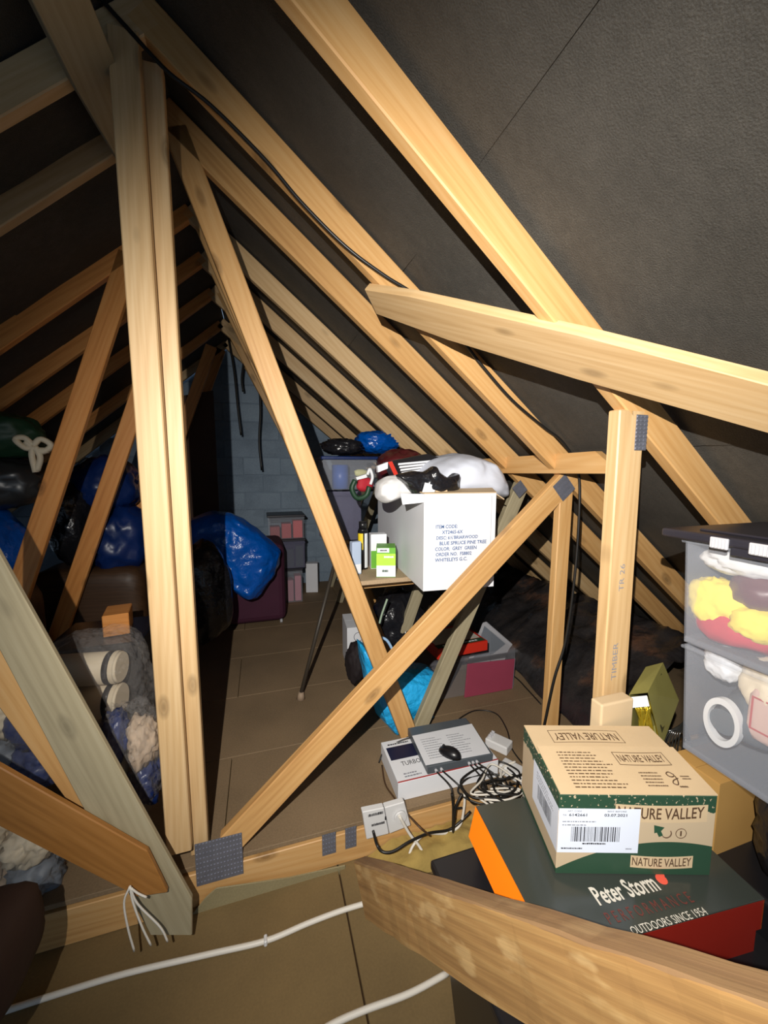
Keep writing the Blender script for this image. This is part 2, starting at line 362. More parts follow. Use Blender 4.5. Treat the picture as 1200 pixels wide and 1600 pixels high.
# ================================================================== THE SETTING
FZ, LZ = 0.03, -0.145          # boarded floor; ceiling boards between the joists by the hatch
YG = 5.4
def bx(name, a, b, mat, parent=None, bev=0.0, **kw): return obj(name, box(B(), a, b, bev), mat, parent, **kw)
# loft floor of chipboard sheets behind the tie
fl_ = thing('floor', None, None, kind='structure')
ys = [1.565, 2.16, 2.76, 3.36, 3.96, 4.56, YG]
for i, (a, b) in enumerate(zip(ys, ys[1:])):
    off = (-0.7, 0.35)[i % 2]
    xs = [-3.4, -1.9 + off, 0.5 + off, 2.2 + off * 0.3, 3.4]
    for c, d in zip(xs, xs[1:]):
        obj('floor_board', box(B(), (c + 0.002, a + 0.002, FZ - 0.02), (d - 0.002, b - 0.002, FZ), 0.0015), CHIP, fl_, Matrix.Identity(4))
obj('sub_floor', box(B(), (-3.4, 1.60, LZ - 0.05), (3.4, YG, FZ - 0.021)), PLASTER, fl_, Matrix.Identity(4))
lf = thing('floor_2', None, None, kind='structure')
seam = [onZ(545, 1440, LZ), onZ(575, 1600, LZ)]
for c, d in ((-3.4, seam[0].x - 0.003), (seam[0].x + 0.003, 3.4)):
    obj('ceiling_board', box(B(), (c, -1.6, LZ - 0.02), (d, 1.6, LZ), 0.002), PLASTER, lf, Matrix.Identity(4))
obj('seam_backing', box(B(), (seam[0].x - 0.04, -1.6, LZ - 0.12), (seam[0].x + 0.04, 1.55, LZ - 0.0205)), PINE_DARK, lf, Matrix.Identity(4))  # dark backing added under the seam so no world light shows through
# roof felt laid in overlapping strips that sag between the rafters
RY = [0.976, 1.56, 1.95, 2.60, 3.12, 3.68, 4.45, 5.1]
def sag(y, k):
    e = [-1.7, -1.1, -0.5, 0.2] + RY + [YG + 0.3]
    for a, b in zip(e, e[1:]):
        if a <= y <= b: return 0.022 * math.sin(math.pi * (y - a) / (b - a))
    return 0
for side, nm in ((1, 'ceiling_right'), (-1, 'ceiling_left')):
    root = thing(nm, None, None, kind='structure')
    xs = [0.0, 0.87, 1.72, 2.6, 3.75]
    for k in range(4):
        def fn(u, v, k=k):
            y = -1.6 + u * (YG + 1.6); s = xs[k] - (0.0 if k == 0 else 0.06) + v * (xs[k + 1] - xs[k] + (0.06 if k else 0))
            n = noise.noise(V((s * 1.7, y * 1.7, k * 3.1))); wr = noise.noise(V((s * 5, y * 2, 7)))
            edge = 0.004 * (1 - v) if k else 0.0
            z = APEX - TAN * s + 0.014 + 0.0016 * k + edge - sag(y, k) * 0.8 * min(1, 4 * v * (1 - v) + 0.4) + 0.004 * n * 0 + 0.005 * wr 
            return V((XC + side * s + side * 0.008 * n, y, z))
        bm = grid(B(), fn, 90, 12)
        obj('felt_strip', bm, FELT, root, Matrix.Identity(4))
# ridge plank and gable of whitewashed blocks, block by block
wb = thing('wall_back', None, None, kind='structure')
obj('mortar', prism(B(), [(-3.0, YG + 0.02, LZ), (2.4, YG + 0.02, LZ), (2.4, YG + 0.02, 0.85), (XC, YG + 0.02, APEX), (-3.0, YG + 0.02, 0.85)], (0, 0.1, 0)), MORTAR, wb, Matrix.Identity(4))
bh, bw = 0.225, 0.45; me_cache = []
for v in range(4):
    bm = box(B(), (-bw / 2 + 0.004, -0.042, -bh / 2 + 0.004), (bw / 2 - 0.004, 0.05, bh / 2 - 0.004), 0.005)
    for q in bm.verts: q.co += V((R.uniform(-.003, .003), R.uniform(-.004, .004), R.uniform(-.003, .003)))
    me = bpy.data.meshes.new('block'); bm.to_mesh(me); bm.free(); me.materials.append(BLOCK); me_cache.append(me)
for r in range(14):
    z = FZ + bh * (r + 0.5) - 0.1
    half = (APEX - z) / TAN
    for c in range(-6, 6):
        x = XC + (c + 0.5 * (r % 2)) * bw + 0.1
        if abs(x - XC) > min(half + 0.15, 2.4): continue
        link('block', me_cache[R.randrange(4)], None, wb, Matrix.Translation((x, YG + 0.055 + R.uniform(-.006, .006), z)))

# ================================================================== ROOF TRUSSES
def roofpt(x, Y, drop): # a point `drop` metres below the felt, square to the slope
    s = 1 if x >= XC else -1; n = V((TAN * s, 0, 1)).normalized(); z = APEX - TAN * abs(x - XC)
    return V((x, Y, z)) - n * drop
RD = 0.108
def rafter(root, Y, side, x0, x1, mat, thick=0.045, depth=RD):
    a, b = XC + side * x0, XC + side * x1
    pa, pb = roofpt(a, Y, depth / 2), roofpt(b, Y, depth / 2)
    return timber('rafter', pa, pb, depth, thick, mat, root)
def web(root, a, b, Y, depth, mat, thick=0.042, name='web', dy=0.0, **kw):
    return timber(name, onY(*a, Y + dy), onY(*b, Y + dy), depth, thick, mat, root, **kw)
def truss(Y, label): return thing('roof_truss', label, 'roof truss', Matrix.Translation((XC, Y, 0)), 'roof trusses')

# nearest truss: one rafter and its upright
t0 = truss(0.976, 'nearest roof truss, its wide bright rafter and stamped upright crossing the right half')
rafter(t0, 0.976, 1, -0.05, 3.35, PINE)
t0p = timber('post', onY(989, 640, 0.976), V((1.122, 0.976, LZ)), 0.102, 0.045, PINE_PALE, t0)
plate(t0p, onY(1001, 676, 0.975), (0, 0, 1), 0.11, 0.046, (0, -1, 0))
for i, (x, y, s, tx) in enumerate(((958, 1045, 40, 'TIMBER'), (970, 905, 60, 'TR 26'))):
    FM = frame(onY(x, y, 0.9755), (0, 0, 1), (-1, 0, 0), (0, -1, 0))
    text('stamp', tx, t0, FM, -0.04, -0.014, 0.13 if i == 0 else 0.09, 0.02, GREYINK, 0.0004)
# second: king post truss with doubled centre post and slanting struts
YA = 1.56
t1 = truss(YA, 'second-nearest roof truss, with doubled centre post and long strut crossing the white carton')
rafter(t1, YA, 1, 0.02, 3.5, PINE); rafter(t1, YA, -1, 0.02, 3.5, PINE_PALE)
tie_ = timber('tie_beam', V((-2.6, YA, -0.072)), V((3.0, YA, -0.072)), 0.145, 0.045, PINE, t1, bev=0.003)
timber('post', onY(190, 40, YA - 0.02), onY(280, 1335, YA - 0.02), 0.086, 0.04, PINE_PALE, t1, label='left pine post of the pair')
timber('post', onY(235, 95, YA + 0.035), onY(312, 1335, YA + 0.035), 0.066, 0.045, PINE_PALE, t1, label='right pine post of the pair')
web(t1, (358, 1322), (898, 740), YA - 0.002, 0.105, PINE, name='strut')
web(t1, (222, 1362), (-60, 965), 1.45, 0.115, PINE, name='strut')
sp_ = web(t1, (887, 752), (862, 1160), YA - 0.001, 0.075, PINE, name='post', label='short upright under the rafter')
plate(tie_, onY(343, 1342, YA - 0.003), (1, 0, 0.0), 0.175, 0.185, (0, -1, 0))
plate(sp_, onY(881, 762, YA - 0.003), (0.75, 0, 0.66), 0.09, 0.095, (0, -1, 0))
plate(tie_, onY(514, 1318, YA - 0.001), (1, 0, 0), 0.06, 0.1, (0, -1, 0)); plate(tie_, onY(548, 1308, YA - 0.001), (1, 0, 0), 0.05, 0.1, (0, -1, 0))
# third and further: fink trusses, long webs from the ridge and short ones from the rafters
YB = 1.95
t2 = truss(YB, 'third roof truss, whose long bright web slants right from the ridge past the shelf')
rafter(t2, YB, 1, 0.0, 3.5, PINE); rafter(t2, YB, -1, 0.0, 3.5, PINE_PALE)
web(t2, (272, 195), (640, 1150), YB, 0.098, PINE, thick=0.06); web(t2, (818, 757), (648, 1162), YB + 0.03, 0.085, PINE_GREY)
plate(t2, onY(812, 764, YB - 0.002), (0.75, 0, 0.66), 0.07, 0.075, (0, -1, 0))
timber('tie_beam', V((-2.6, YB, -0.05)), V((3.0, YB, -0.05)), 0.07, 0.045, PINE, t2)
def fink(Y, lab, right, left, mr, ml):
    t = truss(Y, lab); rafter(t, Y, 1, 0.0, 3.5, mr); rafter(t, Y, -1, 0.0, 3.5, ml)
    (r0, r1, rm), (l0, l1, lm) = right, left
    a, b = onY(*r0, Y), onY(*r1, Y); timber('web', a, V((a.x + (b.x - a.x) * (a.z - FZ) / (a.z - b.z), Y, FZ)), 0.1, 0.042, rm, t)
    a, b = onY(*l0, Y), onY(*l1, Y); timber('web', a, V((a.x + (b.x - a.x) * (a.z - FZ) / (a.z - b.z), Y, FZ)), 0.105, 0.042, lm, t)
    n = roofpt(XC + 1.75, Y, 0.1); n.y += 0.001; e = V((0.83, Y + 0.001, FZ)); timber('web', n, e, 0.08, 0.04, PINE_GREY, t)
    return t
C1 = fink(2.60, 'fourth roof truss, knotty rafter on the right and a broad orange web at far left', ((312, 335), (600, 1020), PINE), ((201, 395), (43, 877), PINE_RED), PINE_PALE, PINE_RED)
C2 = fink(3.12, 'fifth roof truss, its narrower orange web standing just left of the centre post', ((332, 405), (606, 1000), PINE), ((236, 560), (95, 975), PINE_RED), PINE_PALE, PINE_RED)
C3 = fink(3.68, 'sixth roof truss, its orange web half hidden by the centre post', ((347, 455), (592, 965), PINE), ((240, 720), (165, 950), PINE_RED), PINE_PALE, PINE_RED)
C4 = fink(4.45, 'seventh roof truss, second from the gable wall', ((356, 505), (578, 930), PINE), ((330, 540), (205, 900), PINE_RED), PINE_PALE, PINE_RED)
C5 = fink(5.1, 'eighth roof truss, closest to the gable wall', ((360, 520), (570, 905), PINE), ((345, 545), (215, 900), PINE_RED), PINE_PALE, PINE_PALE)

# braces nailed under the rafters
def quad_board(name, px, c, side, th, mat, label, cat):
    pts = [onRoof(x, y, c, side) for x, y in px]; n = V((TAN * side, 0, 1)).normalized()
    o = pts[0]; x = (pts[1] - pts[0]).normalized(); z = -n; y = z.cross(x); M = frame(o, x, y, z)
    loc = [M.inverted() @ p for p in pts]; bm = prism(B(), loc, (0, 0, -th))
    bmesh.ops.bevel(bm, geom=bm.edges[:], offset=0.003, segments=1, affect='EDGES')
    return obj(name, bm, mat, None, M, label, cat)
RC = RD * math.hypot(1, TAN) + 0.004
quad_board('diagonal_brace', [(569, 452), (640, 464), (900, 524), (1290, 625), (1290, 703), (900, 592), (700, 531), (588, 491)], RC + 0.045, 1, 0.036, PINE_PALE, 'long pale knotted brace board running diagonally across the right rafters above the upright', 'brace')
quad_board('diagonal_brace', [(118, -60), (185, 110), (235, 215), (205, 285), (120, 140), (20, -60)], RC + 0.045, -1, 0.036, PINE_GREY, 'short brace board in the dark upper left corner, nailed across the left rafters', 'brace')
bxp = 1.326
b0, b1 = onX(951, 723, bxp - 0.1), onX(735, 726, bxp - 0.1)
def binder():
    p = [onX(735, 715, bxp), onX(930, 705, bxp), onX(952, 724, bxp), onX(948, 740, bxp), onX(754, 737, bxp)]
    far = p[0].y; q = [V((bxp, 4.2, 1.625)), V((bxp, p[1].y, p[1].z)), V((bxp, p[2].y, p[2].z)), V((bxp, p[3].y, p[3].z)), V((bxp, 4.2, 1.545))]
    M = Matrix.Translation(V((bxp, q[1].y, 1.58))) @ Matrix.Rotation(math.radians(90), 4, 'Z')
    bm = prism(B(), [M.inverted() @ r for r in q], (M.inverted().to_3x3() @ V((0.035, 0, -0.0))))
    obj('binder', bm, PINE, None, M, 'level pine binder board with a pointed end, just above the white tree box', 'board')
binder()
# loose rough timber leaning towards the camera, and the boards at lower left
def dep(x): return 1.46 / (0.95 + 0.0041 * (x - 540)) if x < 1500 else 0.3
pA, pB = atD(560, 1348, dep(560)), atD(1200, 1571, dep(1200))
ax = (pB - pA).normalized(); sd = V((0, 0, 1)).cross(ax).normalized(); upv = ax.cross(sd).normalized()
if upv.z < 0: upv = -upv
print('beam', pA, pB, (pB - pA).length, sd)
pA2 = pA - ax * 0.06; L = (pB - pA2).length + 0.08
s_away = sd if sd.dot(FW) > 0 else -sd
bm = B(); box(bm, (0, 0, -0.165), (L, 0.05, 0), 0.004)
bmesh.ops.subdivide_edges(bm, edges=[e for e in bm.edges if e.calc_length() > 0.4], cuts=22, use_grid_fill=True)
for v in bm.verts: v.co += V((0, noise.noise(v.co * 9) * 0.004, noise.noise(v.co * 7 + V((4, 0, 0))) * 0.004))
obj('rough_timber', bm, SAWN, None, frame(pA2, ax, s_away, ax.cross(s_away) if ax.cross(s_away).z > 0 else -ax.cross(s_away)), 'rough sawn timber slanting up across the lower right foreground', 'timber')
def slab(name, px, Y, th, mat, label, cat, parent=None):
    pts = [onY(x, y, Y) for x, y in px]; o = pts[0]; x = (pts[1] - pts[0]).normalized(); f = V((0, -1, 0)); y = x.cross(f) * -1; M = frame(o, x, y, f)
    bm = prism(B(), [M.inverted() @ p for p in pts], (0, 0, -th)); bmesh.ops.bevel(bm, geom=bm.edges[:], offset=0.003, segments=1, affect='EDGES')
    return obj(name, bm, mat, parent, M, label, cat)
slab('loose_plank', [(-60, 760), (300, 1405), (300, 1462), (235, 1462), (-60, 905)], 1.40, 0.02, PINE_GREY, 'wide grey weathered plank slanting from the left edge to the centre post foot', 'plank')
slab('short_strut', [(-60, 1262), (215, 1402), (262, 1395), (230, 1330), (-60, 1165)], 1.37, 0.02, wood('brown_pine', (0.22, 0.09, 0.02), (0.34, 0.15, 0.035), (0.42, 0.2, 0.06)), 'orange brown strut board running in low from the left edge under the grey plank', 'strut')

# ================================================================== THINGS
def fit(z, bl, br, tly, backy=None, D=None):
    """a box standing at height z from the sight lines of its lower front corners, top edge and rear edge"""
    o = onZ(*bl, z); u = onZ(*br, z) - o; W = u.length; u.normalize(); v = V((-u.y, u.x, 0))
    def solve(f, t, hi):
        lo = 0.0
        for _ in range(50):
            m = (lo + hi) / 2
            if proj(f(m))[1] > t: lo = m
            else: hi = m
        return lo
    H = solve(lambda m: o + V((0, 0, m)), tly, 2)
    if D is None: D = solve(lambda m: o + V((0, 0, H)) + v * m, backy, 3)
    return frame(o, u, v, (0, 0, 1)), W, D, H
def M2(o, yaw): return Matrix.Translation(V(o)) @ Matrix.Rotation(math.radians(yaw), 4, 'Z')
def carton(name, label, cat, M, W, D, H, mat, th=0.004, group=None, flaps=True, fold=0.0, open_top=False):
    r = thing(name, label, cat, M, group)
    bm = B()
    box(bm, (0, 0, 0), (W, D, th)); box(bm, (0, 0, th), (W, th, H)); box(bm, (0, D - th, th), (W, D, H)); box(bm, (0, th, th), (th, D - th, H)); box(bm, (W - th, th, th), (W, D - th, H))
    obj('carton_body', bm, mat, r)
    if not open_top and flaps:
        for a, b in ((0, D / 2 - 0.001), (D / 2 + 0.001, D)): obj('flap', box(B(), (0.001, a, H), (W - 0.001, b, H + 0.003)), mat, r)
    return r

ZT = 0.43                                                    # top of the black tub at lower right
# black tub, lower right, under the shoe box
a = onZ(663, 1352, ZT)
tub = thing('storage_tub', 'large black plastic tub under the dark orange-sided shoe box', 'tub', M2((a.x + 0.035, 0.42, LZ), 0))
TW, TD, TH = 0.70, a.y - 0.42, ZT - LZ
bm = B(); hexa(bm, [(0.05, 0.05, 0), (TW - 0.05, 0.05, 0), (TW - 0.05, TD - 0.05, 0), (0.05, TD - 0.05, 0), (0.0, 0.0, TH - 0.03), (TW, 0.0, TH - 0.03), (TW, TD, TH - 0.03), (0.0, TD, TH - 0.03)])
bmesh.ops.bevel(bm, geom=bm.edges[:], offset=0.03, segments=3, affect='EDGES'); obj('tub_body', bm, BLACKPL, tub)
obj('tub_lid', box(B(), (-0.012, -0.012, TH - 0.03), (TW + 0.012, TD + 0.012, TH), 0.008), BLACKPL, tub)
# shoe box
ZS = 0.58
f0, f1, f2 = onZ(866, 1496, ZS), onZ(1195, 1404, ZS), onZ(750, 1258, ZS)
u = (f1 - f0); SW = u.length; u.normalize(); v = V((-u.y, u.x, 0)); SD = (f2 - f0).dot(v); SH = ZS - ZT
SM = frame(V((f0.x, f0.y, ZT)), u, v, (0, 0, 1))
sb = thing('shoe_box', 'dark olive shoe box with orange end and red front, under the cereal bar carton', 'shoe box', SM)
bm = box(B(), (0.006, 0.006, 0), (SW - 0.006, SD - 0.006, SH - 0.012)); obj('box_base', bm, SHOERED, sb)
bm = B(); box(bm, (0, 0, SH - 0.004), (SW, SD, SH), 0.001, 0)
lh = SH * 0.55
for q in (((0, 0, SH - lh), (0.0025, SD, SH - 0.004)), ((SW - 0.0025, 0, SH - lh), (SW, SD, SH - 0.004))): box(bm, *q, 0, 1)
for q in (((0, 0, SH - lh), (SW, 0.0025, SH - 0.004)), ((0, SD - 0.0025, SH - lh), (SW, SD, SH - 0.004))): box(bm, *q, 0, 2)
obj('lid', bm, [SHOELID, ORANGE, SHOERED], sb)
obj('lid_end', prism(B(), [(-0.001, 0.0, SH - 0.002), (-0.035, 0.03, SH - 0.065), (-0.035, SD - 0.03, SH - 0.065), (-0.001, SD, SH - 0.002)], (0.002, 0, -0.001)), ORANGE, sb, label='orange lid end, bowed outwards')
FT = faceM(SM, 'top', SW, SD, SH)
def local(px, z): p = SM.inverted() @ onZ(px[0], px[1], z); return p.x, p.y
x0, y0 = local((938, 1416), ZS); x1, y1 = local((1034, 1391), ZS)
print('shoe', SW, SD, SH, (x0, y0), (x1, y1))
tw = x1 - x0
text('lettering', 'Peter Storm', sb, FT, x0, y0, tw, 0.042, PALEINK, bold=0.02, z=0.0008)
bm = B(); cyl(bm, (x1 + 0.022, y0 + 0.022, 0.0002), (x1 + 0.022, y0 + 0.022, 0.0008), 0.013, n=20); cyl(bm, (x1 + 0.031, y0 + 0.031, 0.0002), (x1 + 0.031, y0 + 0.031, 0.0009), 0.007, n=12); obj('emblem', bm, plain('coral_ink', (0.75, 0.10, 0.06), 0.5, 0.05), sb, FT)
text('lettering', 'P E R F O R M A N C E', sb, FT, x0 - 0.005, y0 - 0.038, tw * 1.34, 0.024, DULLRED, z=0.0008)
text('lettering', 'OUTDOORS SINCE 1954', sb, FT, x0 + 0.03, y0 - 0.066, tw * 1.17, 0.016, PALEINK, z=0.0008)
# cereal bar carton on the shoe box
NM, NW, ND, NH = fit(ZS + 0.001, (868, 1365), (1109, 1368), 1241, 1134)
def nv_mat():
    k = N('printed_kraft'); tc = k.n('ShaderNodeTexCoord'); sp = k.n('ShaderNodeSeparateXYZ'); k.l(tc.outputs['Object'], sp.inputs[0])
    X, Y, Z = sp.outputs
    nz = k.noise(k.obj((1, 1, 1), False), 55, 4); n2 = k.noise(k.obj((1, 1, 1), False), 120, 2)
    top = k.math('GREATER_THAN', k.math('ADD', Z, k.math('MULTIPLY', nz, 0.05)), NH * 0.80 + 0.025)
    speck = k.math('GREATER_THAN', n2, 0.63)
    du = k.math('SUBTRACT', X, NW * 0.72); hill = k.math('LESS_THAN', Z, k.math('SUBTRACT', NH * 0.42, k.math('MULTIPLY', k.math('MULTIPLY', du, du), 1.0)))
    vert = k.math('LESS_THAN', Z, NH - 0.0005)
    left = k.math('LESS_THAN', k.math('ADD', X, k.math('MULTIPLY', Z, 0)), NW * 0.16)
    g = k.math('MAXIMUM', k.math('MULTIPLY', top, k.math('SUBTRACT', 1.0, k.math('MULTIPLY', speck, k.math('GREATER_THAN', Z, NH * 0.84)))), hill)
    front = k.math('LESS_THAN', Y, 0.003)
    g = k.math('MULTIPLY', g, vert)
    c = k.mix(g, (0.50, 0.39, 0.255), (0.022, 0.062, 0.034)); k.base(c); k.set(Roughness=0.5); return k.m
NV = nv_mat()
nv = thing('cereal_bar_carton', 'kraft and green cereal bar carton with a white barcode sticker, on the shoe box', 'carton', NM)
obj('carton_body', box(B(), (0, 0, 0), (NW, ND, NH - 0.001), 0.0015), NV, nv)
cut = ND * 0.60
def flap(x0, y0, x1, y1, z, z2=None):
    bm = B(); z2 = z if z2 is None else z2
    return hexa(bm, [(x0, y0, z), (x1, y0, z), (x1, y1, z2), (x0, y1, z2), (x0, y0, z + 0.003), (x1, y0, z + 0.003), (x1, y1, z2 + 0.003), (x0, y1, z2 + 0.003)])
obj('flap', flap(0.0, cut - 0.015, NW, ND, NH - 0.001), KRAFT, nv)
obj('flap', flap(0.001, 0.0, NW, cut, NH, NH + 0.008), KRAFT, nv, label='front flap, slightly lifted')
FT = faceM(NM, 'top', NW, ND, NH + 0.0024); FF = faceM(NM, 'front', NW, ND, NH); FL = faceM(NM, 'left', NW, ND, NH)
tl = math.atan2(0.008, cut); FTf = frame(NM @ V((0, 0, NH + 0.0035)), NM.col[0].xyz, (NM.col[1].xyz * math.cos(tl) + V((0, 0, 1)) * math.sin(tl)), (V((0, 0, 1)) * math.cos(tl) - NM.col[1].xyz * math.sin(tl)))
def border(parent, FM, x, y, wd, ht, t, mat, z=0.0006, arch=0):
    n = 10; bm = B()
    def pt(i, top, ins): return V((x + ins + (wd - 2 * ins) * i / n, (y + ht - ins if top else y + ins) + arch * 4 * (i / n - 0.5) ** 2, z))
    for top in (0, 1):
        for i in range(n):
            q = [pt(i, top, 0), pt(i + 1, top, 0), pt(i + 1, top, t), pt(i, top, t)]; bm.faces.new([bm.verts.new(p) for p in q])
    for i in (0, n):
        q = [pt(i, 0, 0), pt(i, 1, 0), pt(i, 1, t), pt(i, 0, t)]; bm.faces.new([bm.verts.new(p) for p in q])
    return obj('border', bm, mat, parent, FM)
# front face
panel('plaque', nv, FF, NW * 0.36, NH * 0.66, NW * 0.585, NH * 0.21, KRAFT, arch=0.004)
text('lettering', 'NATURE VALLEY', nv, FF, NW * 0.375, NH * 0.70, NW * 0.55, NH * 0.14, BROWNINK, arch=0.006, bold=0.015)
panel('plaque', nv, FF, NW * 0.48, NH * 0.08, NW * 0.40, NH * 0.15, KRAFT, arch=0.004)
text('lettering', 'NATURE VALLEY', nv, FF, NW * 0.49, NH * 0.105, NW * 0.38, NH * 0.105, BROWNINK, arch=0.004, bold=0.01)
bm = B(); ax_ = NW * 0.665; ay = NH * 0.53
prism(bm, [(ax_ - 0.020, ay + 0.022, 0.0006), (ax_ + 0.006, ay + 0.016, 0.0006), (ax_ - 0.002, ay + 0.006, 0.0006), (ax_ + 0.004, ay - 0.006, 0.0006), (ax_ - 0.006, ay - 0.010, 0.0006), (ax_ - 0.012, ay + 0.002, 0.0006), (ax_ - 0.018, ay + 0.0, 0.0006)], (0, 0, -0.0003)); obj('arrow', bm, GREENINK, nv, FF)
bm = tube(B(), [(ax_ + 0.012 + 0.012 * math.cos(t), ay + 0.012 * math.sin(t), 0.0004) for t in (-2.4, -1.8, -1.2, -0.6, 0, 0.6)], 0.0013, 5, 3); obj('arrow', bm, BROWNINK, nv, FF)
bm = tube(B(), [(ax_ + 0.048 + 0.013 * math.cos(t * 0.5236), ay + 0.013 * math.sin(t * 0.5236), 0.0003) for t in range(13)], 0.0008, 5, 2); obj('ring', bm, BROWNINK, nv, FF)
text('lettering', '1', nv, FF, ax_ + 0.0455, ay - 0.007, 0.004, 0.014, BROWNINK)
panel('sticker', nv, FF, 0.0, NH * 0.28, NW * 0.52, NH * 0.55, STICK, z=0.0012, label='white barcode sticker')
text('lettering', 'ART. CODE', nv, FF, NW * 0.055, NH * 0.79, NW * 0.09, NH * 0.018, INK, 0.0014); text('lettering', 'BEST BEFORE', nv, FF, NW * 0.31, NH * 0.79, NW * 0.12, NH * 0.018, INK, 0.0014)
text('lettering', '6142661', nv, FF, NW * 0.065, NH * 0.735, NW * 0.115, NH * 0.035, INK, 0.0014, bold=0.02); text('lettering', '03.07.2021', nv, FF, NW * 0.29, NH * 0.735, NW * 0.145, NH * 0.035, INK, 0.0014, bold=0.02)
text('lettering', 'TW', nv, FF, NW * 0.025, NH * 0.737, NW * 0.025, NH * 0.022, INK, 0.0014)
lines('small_print', nv, FF, NW * 0.025, NH * 0.62, NW * 0.26, NH * 0.085, 2, GREYINK, 0.0014, 0.35)
barcode(nv, FF, NW * 0.085, NH * 0.42, NW * 0.31, NH * 0.185, 0.0014); lines('small_print', nv, FF, NW * 0.16, NH * 0.385, NW * 0.15, NH * 0.022, 1, INK, 0.0014, 1, 0)
lines('small_print', nv, FF, NW * 0.025, NH * 0.325, NW * 0.15, NH * 0.02, 1, INK, 0.0014, 0.9); lines('small_print', nv, FF, NW * 0.44, NH * 0.325, NW * 0.05, NH * 0.02, 1, GREYINK, 0.0014, 0.9)
# left face: the sticker wraps round the corner
panel('sticker', nv, FL, ND * 0.36, NH * 0.28, ND * 0.64, NH * 0.55, STICK, z=0.0012, label='white barcode sticker wrapping the corner')
barcode(nv, FL, ND * 0.50, NH * 0.42, ND * 0.36, NH * 0.20, 0.0014, 3); lines('small_print', nv, FL, ND * 0.46, NH * 0.66, ND * 0.45, NH * 0.12, 3, GREYINK, 0.0014, 0.4)
# top: front flap print and the upside-down plaque on the rear flap
border(nv, FTf, NW * 0.515, cut * 0.56, NW * 0.36, cut * 0.29, 0.002, BROWNINK, arch=0.002)
text('lettering', 'NATURE VALLEY', nv, FTf, NW * 0.535, cut * 0.63, NW * 0.32, cut * 0.16, BROWNINK, arch=0.002, bold=0.012)
lines('small_print', nv, FTf, NW * 0.12, cut * 0.10, NW * 0.37, cut * 0.80, 12, BROWNINK, fill=0.36, rag=0.35)
lines('small_print', nv, FTf, NW * 0.60, cut * 0.14, NW * 0.14, cut * 0.32, 5, BROWNINK, fill=0.4, rag=0.2)
gx, gy = NW * 0.80, cut * 0.30
bm = tube(B(), [(gx + p * 0.022, gy + q * 0.022, 0.0004) for p, q in ((0.5, 0.5), (0.1, 0.9), (-0.3, 0.7), (-0.25, 0.3), (0.1, 0.2), (0.45, 0.35), (0.35, -0.3), (0.0, -0.9), (-0.4, -0.7), (-0.1, -0.3), (0.6, 0.0))], 0.0014, 5, 4); obj('emblem', bm, BROWNINK, nv, FTf)
lines('small_print', nv, FTf, NW * 0.86, cut * 0.28, NW * 0.06, cut * 0.10, 2, BROWNINK, fill=0.5, rag=0.1); lines('small_print', nv, FTf, NW * 0.80, cut * 0.12, NW * 0.06, cut * 0.05, 1, BROWNINK, fill=0.7, rag=0.1)
FTr = faceM(NM, 'top', NW, ND, NH + 0.0015)
border(nv, FTr, NW * 0.16, cut + (ND - cut) * 0.28, NW * 0.54, (ND - cut) * 0.52, 0.002, BROWNINK, arch=-0.003)
text('lettering', 'NATURE VALLEY', nv, FTr, NW * 0.19, cut + (ND - cut) * 0.38, NW * 0.48, (ND - cut) * 0.30, BROWNINK, flip=True, arch=0.003, bold=0.012)

